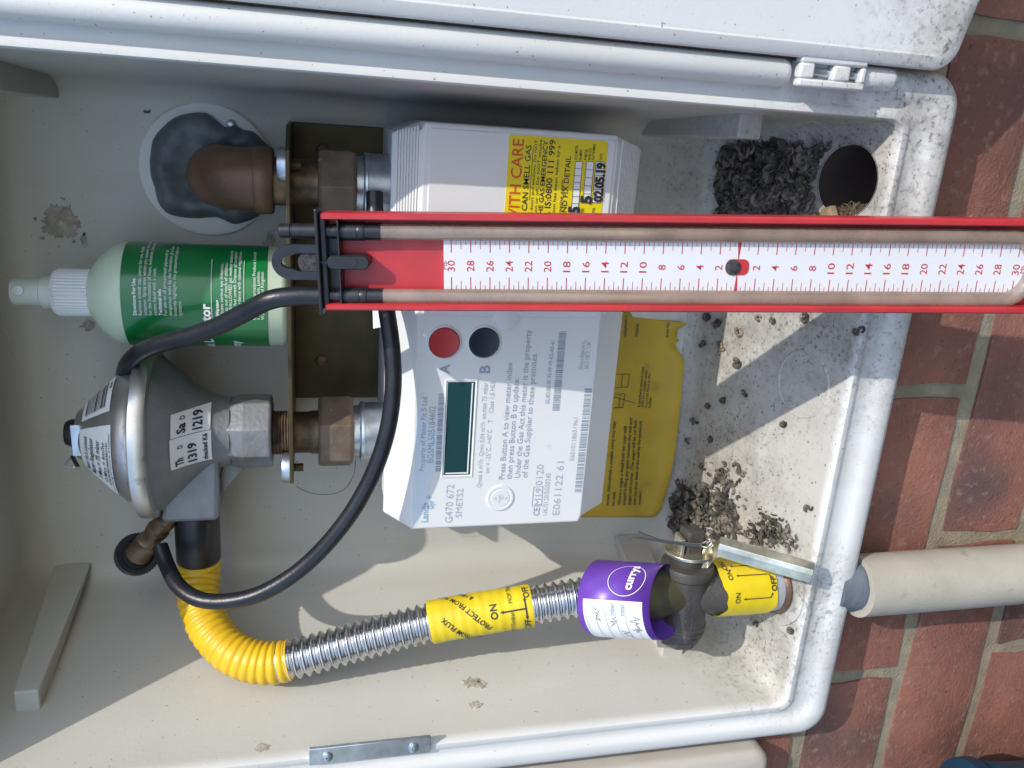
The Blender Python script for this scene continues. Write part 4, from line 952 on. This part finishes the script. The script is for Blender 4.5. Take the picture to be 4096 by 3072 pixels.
AX = (la - lb).normalized(); LR = .0144
lm = cylmap(lb, AX, CAMP - (la + lb) / 2, LR); LL = (la - lb).length
k = MB()
def tl(s, a, st, h, w=None, rot=0, bold=.02, kk=None, mp=None):
    mp = mp or lm; c_, s_ = math.cos(R(rot)), math.sin(R(rot)); text(kk or k, s, None, w=w, h=h, bold=bold, mapf=lambda u, v: mp(a + u * c_ - v * s_, st + u * s_ + v * c_))
tl('ON', -.0052, LL * .355, .0044); tl('OFF', .0052, LL * .03, .0038); tl('OFF', -.0185, LL * .05, .0038); tl('MOP 75mbar', .0035, LL * .20, .0026, bold=0); tl('MOP 75mbar', -.0225, LL * .20, .0026, bold=0)
tl('PROTECT FROM FLUX', -.0100, LL * .42, .0032, rot=42); tl('PROTECT FROM FLUX', -.0330, LL * .40, .0032, rot=42)
tl('& HEAT', .012, LL * .55, .003, rot=42)
def arrow(kk, mp, a0, s0, a1, s1, w=.0005, hd=.0022):
    n = 6; d = V((a1 - a0, s1 - s0)); L = d.length; d /= L; q = V((-d.y, d.x))
    for i in range(n):
        p, r_ = V((a0, s0)) + d * (L - hd) * i / n, V((a0, s0)) + d * (L - hd) * (i + 1) / n
        kk.add([mp(*(p - q * w)), mp(*(r_ - q * w)), mp(*(r_ + q * w)), mp(*(p + q * w))], [(0, 1, 2, 3)])
    e = V((a1, s1)); b = e - d * hd; kk.add([mp(*e), mp(*(b + q * hd * .5)), mp(*(b - q * hd * .5))], [(0, 1, 2)])
arrow(k, lm, -.0015, LL * .08, -.0015, LL * .33); arrow(k, lm, -.0015, LL * .08, .0060, LL * .08); arrow(k, lm, -.0015, LL * .08, -.0090, LL * .08)
k.build('printed_text', M['ink'], fx, smooth=None)

# ------------------------------------------------------------------ purple tag looped round the pipe
TR = .0245; tz1 = -.1680; tz0 = -.2130
tagp = thing('purple_tag', 'purple and white sticker looped around the gas pipe above the valve', 'sticker tag', (VX, VY, -.19))
TAX = V((-.06, .34, 1)).normalized(); tc_ = V((VX + .001, VY - .0115, tz0)); TREF = V((.42, -.9, 0))
def tagmap(lift):
    f = cylmap(tc_, TAX, TREF, TR + lift)
    return lambda a, s: f(a, s + .0130 * (math.cos(a / TR) - 1))
def wrap(a0, a1, s0, s1, mt, name, parent, lift=0, n=40, slope=0):
    mp = tagmap(lift); k = MB()
    vs = [mp(a0 + (a1 - a0) * i / n, s + slope * math.sin((a0 + (a1 - a0) * i / n) / TR)) for i in range(n + 1) for s in (s0, s1)]
    k.add(vs, [(2 * i, 2 * i + 2, 2 * i + 3, 2 * i + 1) for i in range(n)]); return k.build(name, M[mt], parent)
TH = tz1 - tz0; CIRC = 2 * math.pi * TR
film = wrap(-CIRC * .49, CIRC * .49, 0, TH, 'purple', 'film', tagp, 0, 60)
sol = film.modifiers.new('thickness', 'SOLIDIFY'); sol.thickness = .0003; sol.offset = -1
pan = wrap(-.0330, .0015, .0045, TH - .0035, 'paper', 'white_panel', tagp, .0004)
tm2 = tagmap(.0007)
k = MB(); tl('currys', .0085, .0125, .0052, bold=.035, kk=k, mp=tm2)
cc0, cs0 = .0160, .0170; n = 48
for i in range(n):
    q = [V((cc0 + r * 1.0 * math.cos(t), cs0 + r * math.sin(t))) for r, t in ((.0112, 2 * math.pi * i / n), (.0112, 2 * math.pi * (i + 1) / n), (.0116, 2 * math.pi * (i + 1) / n), (.0116, 2 * math.pi * i / n))]
    k.add([tm2(*p) for p in q], [(0, 1, 2, 3)])
k.build('printed_name', M['white_ink'], film, smooth=None)
k = MB()
for i in range(6):
    s = .009 + i * .0062
    for j in range(10):
        a = -.030 + .0290 * j / 10; k.add([tm2(a, s), tm2(a + .0029, s), tm2(a + .0029, s + .00025), tm2(a, s + .00025)], [(0, 1, 2, 3)])
tl('mbar', -.0080, .0222, .0026, bold=.03, kk=k, mp=tm2); tl('mbar', -.0080, .0160, .0026, bold=.03, kk=k, mp=tm2)
k.build('form_lines', M['blue_ink'], pan, smooth=None)
k = MB(); rnd = random.Random(5)
tm3 = tagmap(.0009)
def scrib(a0, s0, w, h, n, seed):
    rnd = random.Random(seed); p = [V((a0 + w * i / n + rnd.uniform(-1, 1) * w / n * 1.3, s0 + rnd.uniform(-h, h))) for i in range(n)]
    for a, b in zip(p, p[1:]): k.tube([tm3(*a), tm3(*b)], .00018, 4)
scrib(-.0150, .0240, .006, .0025, 7, 1); scrib(-.0120, .0330, .009, .0022, 8, 2); scrib(-.0200, .0100, .012, .0040, 12, 3); scrib(-.0260, .0180, .008, .003, 8, 4)
k.build('pen_writing', M['pen'], pan, smooth=None)

# ------------------------------------------------------------------ valve
VZ = -.2450
vv = thing('gas_valve', 'black iron gas valve with metal lever on the pipe rising from the floor', 'valve', (VX, VY, VZ))
MB().lathe([(.0150, -.2065), (.0178, -.2075), (.0185, -.2110), (.0185, -.2240), (.0160, -.2330), (.0150, VZ)], (VX, VY, 0), (0, 0, 1), 44).build('inlet_neck', M['olive'], vv)
MB().lathe([(.0150, VZ), (.0165, -.2600), (.0188, -.2680), (.0188, -.2755)], (VX, VY, 0), (0, 0, 1), 44).build('outlet_neck', M['valve'], vv)
bx0 = -.2720
barrel_prof = [(.0150, 0), (.0172, .0006), (.0180, .003), (.0180, .007), (.0166, .0085), (.0164, .020), (.0160, .0380), (.0166, .0440), (.0172, .0445), (.0174, .0470), (.0166, .0476), (.0172, .0484), (.0172, .0500), (.0150, .0505)]
MB().lathe(barrel_prof, (bx0, VY, VZ), (-1, 0, -.02), 48).build('valve_body', M['valve'], vv, smooth=35)
ho = V((bx0 - .0500, VY, VZ - .001)); hx = [(.0142 * math.cos(R(60 * q)), .0142 * math.sin(R(60 * q))) for q in range(6)]
k = MB(); k.lathe([(.0160, 0), (.0160, .004)], ho, (-1, 0, -.02), 40); k.lathe([(.0142, .004), (.0142, .0100), (.0130, .0112)], ho, (-1, 0, -.02), 8, ref=(0, 1, .3)); k.build('end_cap', M['valve'], vv, smooth=30, bevel=.0006)
vm_ = cylmap((bx0, VY, VZ), (-1, 0, -.02), CAMP - V((bx0 - .025, VY, VZ)), .0168)
k = MB(); text(k, 'BS.1552,1989', None, w=.033, h=.0034, bold=.02, mapf=lambda u, v: cylmap((bx0, VY, VZ), (-1, 0, -.02), CAMP - V((bx0 - .025, VY, VZ)), .0168)(-.0062 + v * 1.0, .0430 - u)); k.build('cast_lettering', M['valve'], vv, smooth=None)
MB().lathe([(.0110, 0), (.0112, .001), (.0112, .0060), (.0100, .0066)], (bx0, VY, VZ), (1, 0, 0), 36).build('spindle', M['valve'], vv)
sqx = bx0 + .0085; hs_ = .0062
k = MB(); M4 = Matrix.Translation((0, VY, VZ)) @ Matrix.Rotation(R(8), 4, 'X'); k.box(sqx, sqx + .0165, -hs_, hs_, -hs_, hs_, M4); k.build('square_head', M['valve'], vv, smooth=None, bevel=.0014)
# lever: plate, ears, dog-leg and folded handle
k = MB(); pl = [(.0165 * math.cos(R(t)), .0150 * math.sin(R(t))) for t in range(0, 360, 12)]
k.loft([[V((x, VY + b, VZ + a)) for a, b in pl] for x in (bx0 + .0068, bx0 + .0092)]); lv = k.build('lever_plate', M['lever'], vv, bevel=.0004)
for s in (1, -1):
    k = MB(); k.box(bx0 + .0090, bx0 + .0205, VY - .0075, VY + .0045, VZ + s * .0088 - .0013, VZ + s * .0088 + .0013); k.build('lever_ear', M['lever'], lv, smooth=None, bevel=.0006)
h0 = V((bx0 + .0080, VY - .008, VZ - .0115)); h1 = at(2885, 2188, .0120); h2 = at(3255, 2292, -.0150)
hd = (h2 - h1).normalized(); view = (CAMP - h1).normalized(); side = hd.cross(view).normalized(); vn = side.cross(hd).normalized()
if vn.dot(view) < 0: vn = -vn
def sect(p, w, dep, th=.0016): # shallow inverted V
    o_ = [p + side * w - vn * dep, p + side * w * .25, p - side * w * .25 + vn * .0006, p - side * w - vn * dep]
    return o_ + [q - vn * th for q in reversed(o_)]
k = MB(); k.loft([sect(h0 + V((-.0003, .001, .006)), .0085, .0002), sect(h0, .0085, .0002), sect(h1 - hd * .001, .0065, .0020)]); k.build('lever_dogleg', M['lever'], lv, smooth=None, bevel=.0004)
k = MB(); k.loft([sect(h1 - hd * .0016, .0065, .0022), sect(h1 + hd * .004, .0066, .0034), sect(h2 - hd * .008, .0068, .0036), sect(h2, .0066, .0030)]); k.build('lever_handle', M['lever'], lv, smooth=None, bevel=.0005)
# split pin
px_ = bx0 + .0150
k = MB(); q = lambda a, b: at(a, b, VY - .009)
k.tube(spline([q(2552, 2124), q(2600, 2142), q(2655, 2160), q(2730, 2172), q(2800, 2176), q(2830, 2162), q(2848, 2170), q(2826, 2190), q(2800, 2184), q(2730, 2178), q(2660, 2168), q(2600, 2156), q(2525, 2147)], .002), .0008, 10); k.build('split_pin', M['steel'], lv)

# ------------------------------------------------------------------ taped pipe rising from the floor, with flange
tp_ = thing('taped_pipe', 'galvanised pipe stub wrapped in yellow ON OFF tape, entering the box floor', 'gas pipe', (VX, VY, -.318))
MB().lathe([(.0185, -.2740), (.0185, -.3300)], (VX, VY, 0), (0, 0, 1), 44).build('pipe', M['galv'], tp_)
nA = 64; lps = []
for f in (0, .25, .5, .75, 1):
    l = []
    for i in range(nA):
        t = 2 * math.pi * i / nA; r = .0197 + .00025 * mn.noise(V((math.cos(t) * 3, math.sin(t) * 3, f * 4)))
        top_z = -.2640 + .0035 * math.sin(t * 1 + .6) + .0045 * mn.noise(V((math.cos(t) * 2.2, math.sin(t) * 2.2, 5))); bot_z = -.3050 + .002 * mn.noise(V((math.cos(t) * 2.5, math.sin(t) * 2.5, 9)))
        l.append(V((VX + r * math.cos(t), VY + r * math.sin(t), top_z + (bot_z - top_z) * f)))
    lps.append(l)
tape = MB().loft(lps, cap0=False, cap1=False).build('yellow_tape', M['yellow_tape'], tp_, smooth=60)
pm = cylmap((VX, VY, -.3050), (0, 0, 1), CAMP - V((VX, VY, -.28)), .0204)
k = MB()
for a, o_ in ((-.0095, 0), (.0065, .004), (.0140, .006)):
    arrow(k, pm, a, .006 + o_ * .2, a, .0260 + o_, .0003, .0018); tl('ON', a - .0028, .0285 + o_, .0034, kk=k, mp=pm, bold=.01)
arrow(k, pm, -.0095, .006, -.0060, .0045, .0003, .0016); arrow(k, pm, .0065, .006, .0035, .0040, .0003, .0016); tl('OFF', -.0052, .0015, .0038, kk=k, mp=pm, bold=.02); tl('OFF', .0095, .0050, .0032, kk=k, mp=pm, bold=.01)
k.build('printed_text', M['ink'], tape, smooth=None)
fz = floor_z(VY)
MB().lathe([(.0190, .0022), (.0265, .0022), (.0300, .0012), (.0305, -.004)], (VX, VY + .002, fz + .001), (0, -.19, 1), 52).build('floor_flange', M['box'], tp_, smooth=35)
MB().lathe([(.0185, .0048), (.0205, .0030), (.0208, .0018)], (VX, VY, fz + .001), (0, -.1, 1), 44).build('rust_ring', M['iron'], tp_)

# ------------------------------------------------------------------ dried droppings on the floor
def curl(rnd, c, size, mbk, up=V((0, 0, 1))):
    n = rnd.choice((5, 6, 7)); rad = size * rnd.uniform(.22, .42); sweep = rnd.uniform(1.5, 5.5); a0 = rnd.uniform(0, 6.28); p = []
    tilt = Quaternion((rnd.uniform(-1, 1), rnd.uniform(-1, 1), rnd.uniform(-1, 1)), rnd.uniform(0, .45))
    for i in range(n + 1):
        t = i / n; a = a0 + sweep * t; q = V((rad * (.6 + .6 * t) * math.cos(a), rad * (.6 + .6 * t) * math.sin(a), size * .12 * math.sin(3 * t + a0)))
        q.rotate(tilt); p.append(c + q)
    th = size * rnd.uniform(.13, .19)
    mbk.tube(p, [th * (.55 if i in (0, n) else rnd.uniform(.85, 1.15)) for i in range(n + 1)], 6)
def fpt2(px, py):      # a pixel onto the sloping floor
    z = -.31
    for _ in range(6):
        p = atz(px, py, z); z = floor_z(min(max(p.y, .0), .15))
    return p
rnd = random.Random(11)
def inpoly(x, y, poly):
    c = False
    for (x0, y0), (x1, y1) in zip(poly, poly[1:] + poly[:1]):
        if (y0 > y) != (y1 > y) and x < (x1 - x0) * (y - y0) / (y1 - y0) + x0: c = not c
    return c
def pile(polys, hgt, label, mt='dropping', size=(.0048, .0085)):
    mbk = MB()
    for poly, n in polys:
        xs = [p[0] for p in poly]; ys = [p[1] for p in poly]; cx = sum(xs) / len(xs); cy = sum(ys) / len(ys); cnt = 0
        while cnt < n:
            x = rnd.uniform(min(xs), max(xs)); y = rnd.uniform(min(ys), max(ys)); cnt += 1
            if not inpoly(x, y, poly): continue
            if n > 300 and mn.noise(V((x * .012, y * .012, 1))) + .42 < rnd.random() * .42: continue
            x += rnd.gauss(0, 20); y += rnd.gauss(0, 20)
            p = fpt2(x, y)
            if not (.004 < p.y < .152) or (V((p.x, p.y)) - HOLE).length < .025: continue
            e = max(0, 1 - math.hypot((x - cx) / (max(xs) - min(xs)) * 2, (y - cy) / (max(ys) - min(ys)) * 2))
            p.z = floor_z(p.y) + .0012 + hgt * rnd.random() * e
            if rnd.random() < .78: curl(rnd, p, size[0] * .75 + (size[1] * 1.25 - size[0] * .75) * rnd.random() ** 1.5, mbk)
            else:
                r = rnd.uniform(.0015, .0048); ax = V((rnd.uniform(-1, 1), rnd.uniform(-1, 1), rnd.uniform(.2, 1))).normalized(); u_ = ax.orthogonal().normalized(); w_ = ax.cross(u_)
                pts = [p + V((0, 0, .001)) + (u_ * math.cos(a * 1.05) + w_ * math.sin(a * 1.05) * .6) * r * rnd.uniform(.6, 1.2) for a in range(6)]; mbk.loft([pts, [q + ax * .0004 for q in pts]])
    o = mbk.build('dropping_pile', M[mt], smooth=70, kind='stuff'); tag(o, label, 'droppings', kind='stuff')
    recenter(o, fpt2(cx, cy)); return o
pile([([(2800, 560), (2850, 500), (3050, 480), (3110, 520), (3200, 560), (3190, 640), (3140, 720), (3080, 780), (2980, 880), (2790, 900), (2800, 760)], 1250), ([(3050, 560), (3270, 560), (3250, 760), (3200, 900), (2950, 920)], 230), ([(2720, 640), (3330, 560), (3300, 900), (2700, 900)], 260)], .007, 'heap of dark curled dried droppings at the right end of the box floor', size=(.0062, .0105))
pile([([(2820, 560), (3060, 500), (3200, 560), (3140, 740), (2980, 890), (2810, 890)], 190), ([(3050, 560), (3270, 560), (3250, 760), (3100, 900)], 60)], .009, 'pale tan curled droppings mixed into the dark heap at the right end', mt='dropping_pale', size=(.0055, .0095))
pile([([(2640, 2000), (2700, 1960), (2850, 1930), (2880, 1860), (2960, 1900), (2960, 2120), (2880, 2200), (2760, 2180), (2640, 2120)], 760)], .009, 'heap of brown curled dried droppings behind the valve lever', size=(.0055, .0095))
pile([([(3000, 2130), (3050, 2060), (3100, 2080), (3180, 2150), (3150, 2190), (3020, 2190)], 220)], .007, 'small grey heap of dried droppings beside the floor flange', size=(.0035, .006))
singles = [(2745, 1440, 1.1), (2820, 1375, 1.0), (2965, 1330, 1.2, 1), (2890, 1385, 1.2, 1), (2955, 1450, 1.3), (3100, 1320 - 40, .9), (3225, 1270, 1.1), (3445, 1320, 1.1), (2985, 1575, .8), (2900, 1600, 1.0), (2840, 1625, 1.0), (2785, 1690, 1.0), (3140, 1690, 1.0), (2815, 1865, 1.0), (2980, 1895, .8, 1), (2850, 1760, .9), (2760, 1760, .9), (3245, 2035, .9), (3040, 1270, .9, 1), (2830, 1270, 1.4), (2870, 1290, 1.2), (3170, 2515, .9), (3030, 2350 + 150, .7)]
single_labels = {0: 'dark dropping touching the torn corner of the yellow instruction label', 1: 'dark dropping between the torn label and the bright sun patch', 2: 'pale brown dropping in the middle of the bright sun patch', 3: 'pale brown dropping at the left edge of the bright sun patch',
    4: 'dark dropping at the lower edge of the bright sun patch', 5: 'small dark dropping in the sun patch close to the gauge', 6: 'dark dropping at the far end of the sun patch close to the gauge', 7: 'dark round dropping on the floor close to the box front lip below the gauge', 12: 'dark dropping alone on the sunlit floor halfway to the front lip',
    13: 'dark dropping just above the heap behind the valve lever', 14: 'pale brown dropping beside the heap behind the valve lever', 17: 'dark hooked dropping on the sunlit floor near the box front lip, above the pipe flange', 18: 'pale dropping in the sun patch half hidden by the gauge',
    19: 'large dark clump of droppings below the yellow label torn corner, at the gauge', 20: 'dark clump of droppings next to the sun patch, at the gauge', 21: 'dark dropping at the far side of the floor flange', 22: 'small dark dropping beside the yellow taped pipe'}
for s in singles:
    mbk = MB(); p = fpt2(s[0], s[1]); p.z = floor_z(p.y) + .0012
    for q in range(3): curl(rnd, p + V((rnd.uniform(-.0015, .0015), rnd.uniform(-.0015, .0015), .0006 * q)), .0062 * s[2], mbk)
    pale = len(s) > 3
    o = mbk.build('dropping', M['dropping_pale' if pale else 'dropping'], smooth=70); recenter(o, p)
    ix = singles.index(s); lb = single_labels.get(ix)
    tag(o, lb or ('pale brown curled dropping lying singly on the box floor' if pale else 'dark curled dropping lying singly on the shaded box floor'), 'dropping', 'single droppings on the box floor')
# crumbs
mbk = MB()
for i in range(900):
    y = rnd.uniform(.006, .146); x = rnd.uniform(-.36, .012)
    if rnd.random() > .25 + .75 * (math.exp(-((x + .26) / .07) ** 2) + math.exp(-((x + .0) / .07) ** 2)): continue
    if (V((x, y)) - HOLE).length < .024 or (V((x, y)) - V((VX, VY))).length < .031: continue
    c = V((x, y, floor_z(y) + .0002)); r = rnd.uniform(.0003, .0010)
    mbk.add([c + V((r, 0, 0)), c + V((-r * .5, r * .8, 0)), c + V((-r * .6, -r * .7, 0)), c + V((0, 0, r * .8))], [(0, 1, 3), (1, 2, 3), (2, 0, 3)])
o = mbk.build('floor_crumbs', M['dropping'], smooth=None, kind='stuff'); tag(o, 'dark crumbs and grit scattered over the white box floor', 'crumbs', kind='stuff')
# nest wisps and chip by the vent hole
mbk = MB()
for i in range(170):
    c = fpt2(rnd.gauss(3400, 38), rnd.gauss(862, 17)); c.z = floor_z(min(max(c.y, .004), .1)) - .0035 + rnd.uniform(-.003, .002); d = V((rnd.uniform(-1, 1), rnd.uniform(-1, 1), rnd.uniform(-.12, .12))).normalized() * rnd.uniform(.002, .006)
    mbk.tube(spline([c - d, c + V((rnd.uniform(-.002, .002), rnd.uniform(-.002, .002), .001)), c + d], .003), .00028, 4)
o = mbk.build('nest_wisps', M['nest'], smooth=70, kind='stuff'); recenter(o, fpt2(3395, 855)); tag(o, 'tangle of dry brown nest fibres at the edge of the vent hole', 'nest debris', kind='stuff')
c = fpt2(3370, 845); k = MB(); k.loft([[c + V((a, b, .0005)) for a, b in ((-.014, -.012), (.004, -.006), (.008, .006), (-.002, .013), (-.016, .008))], [c + V((a, b, .004)) for a, b in ((-.013, -.010), (.003, -.005), (.006, .005), (-.002, .011), (-.014, .007))]])
k = MB(); c = fpt2(3330, 868); k.loft([[c + V((a * f, b * f, z)) for a, b in ((-.016, -.010), (-.002, -.008), (.007, .000), (.004, .009), (-.010, .012), (-.018, .004))] for f, z in ((1, -.0005), (.95, .003), (.5, .0045))])
o = k.build('clay_chip', M['chip'], smooth=30); recenter(o, c); tag(o, 'tan clay fragment beside the vent hole, half behind the gauge', 'clay fragment')

# ------------------------------------------------------------------ stray strand and paper scrap
st = spline([at(1185, 1945, .085), at(1235, 1970, .088), at(1310, 1978, .09), at(1375, 1960, .09), at(1415, 1900, .09), at(1422, 1840, .088)], .004)
o = MB().tube(st, .00022, 6).build('wire_strand', M['ink']); recenter(o, st[0]); tag(o, 'thin dark strand looping from the bracket end to the left union', 'strand')
c = at(1505, 1275, .066); k = MB(); q = [c + V(p) for p in ((-.006, 0, .0015), (.005, .001, .002), (.0055, -.0015, -.0022), (-.0045, -.002, -.003))]; k.loft([q, [p + V((0, -.0003, .0002)) for p in q]]); o = k.build('paper_scrap', M['paper'], smooth=None); recenter(o, c); tag(o, 'small white paper scrap behind the black hose on the meter top', 'paper scrap')

# ------------------------------------------------------------------ outside: service pipe, cover, blue thing
ep = thing('service_pipe', 'beige plastic service pipe running down the bricks below the box', 'pipe', (-.286, .0095, -1.14))
PXC = -.2850; PYC = .0085
MB().tube([V((PXC, PYC, -.3605)), V((PXC, PYC, -.50)), V((PXC, PYC, -.8)), V((PXC, PYC, -1.14))], .0212, 44).build('pipe_sleeve', M['pipe'], ep)
lps = [[V((PXC + (r + .0028 * mn.noise(V((math.cos(t) * 2.6, math.sin(t) * 2.6, z * 260)))) * math.cos(t), PYC + .003 + (r + .0012 * mn.noise(V((math.cos(t) * 2, math.sin(t) * 2, z * 200 + 5)))) * math.sin(t), z)) for t in [2 * math.pi * i / 40 for i in range(40)]] for r, z in ((.0150, -.345), (.0170, -.353), (.0185, -.358), (.0185, -.3612), (.0170, -.362))]
MB().loft(lps).build('end_seal', M['sealant'], ep, smooth=70)
bc = thing('cable_cover', 'beige rounded plastic cover on the bricks left of the meter box', 'wall cover', (-.47, .03, -.28))
k = MB(); k.loft([rr(-.520, -.4170, -.322, .05, .014, .034), rr(-.520, -.4170, -.322, .05, .014, .012), rr(-.518, -.4190, -.320, .048, .013, .009), rr(-.514, -.4230, -.316, .044, .010, .0075)], cap0=False); k.build('cover', M['beige_box'], bc, smooth=40)
MB().lathe([(.004, 0), (.0035, .001), (0, .0015)], (-.468, .0075, -.30), (0, -1, 0), 16, cap1=False).build('screw', M['zinc'], bc)
bl = thing('blue_bin', 'dark blue plastic bin at the bottom corner in front of the bricks', 'bin', (-.57, -.19, -1.20))
def rxy(x0, x1, y0, y1, r, z): return [V((p.x, p.z, z)) for p in rr(x0, x1, y0, y1, r, 0, 6)]
k = MB(); k.loft([rxy(-.70, -.431, -.34, -.06, .03, -1.20), rxy(-.74, -.397, -.38, -.03, .03, -.470), rxy(-.742, -.395, -.382, -.028, .03, -.455), rxy(-.738, -.399, -.378, -.032, .028, -.446)]); k.build('bin_body', M['blue'], bl, smooth=40)
k = MB(); k.loft([rxy(-.745, -.393, -.385, -.025, .03, -.445), rxy(-.745, -.393, -.385, -.025, .03, -.436), rxy(-.735, -.403, -.375, -.035, .028, -.430)]); k.build('bin_lid', M['blue'], bl, smooth=40)
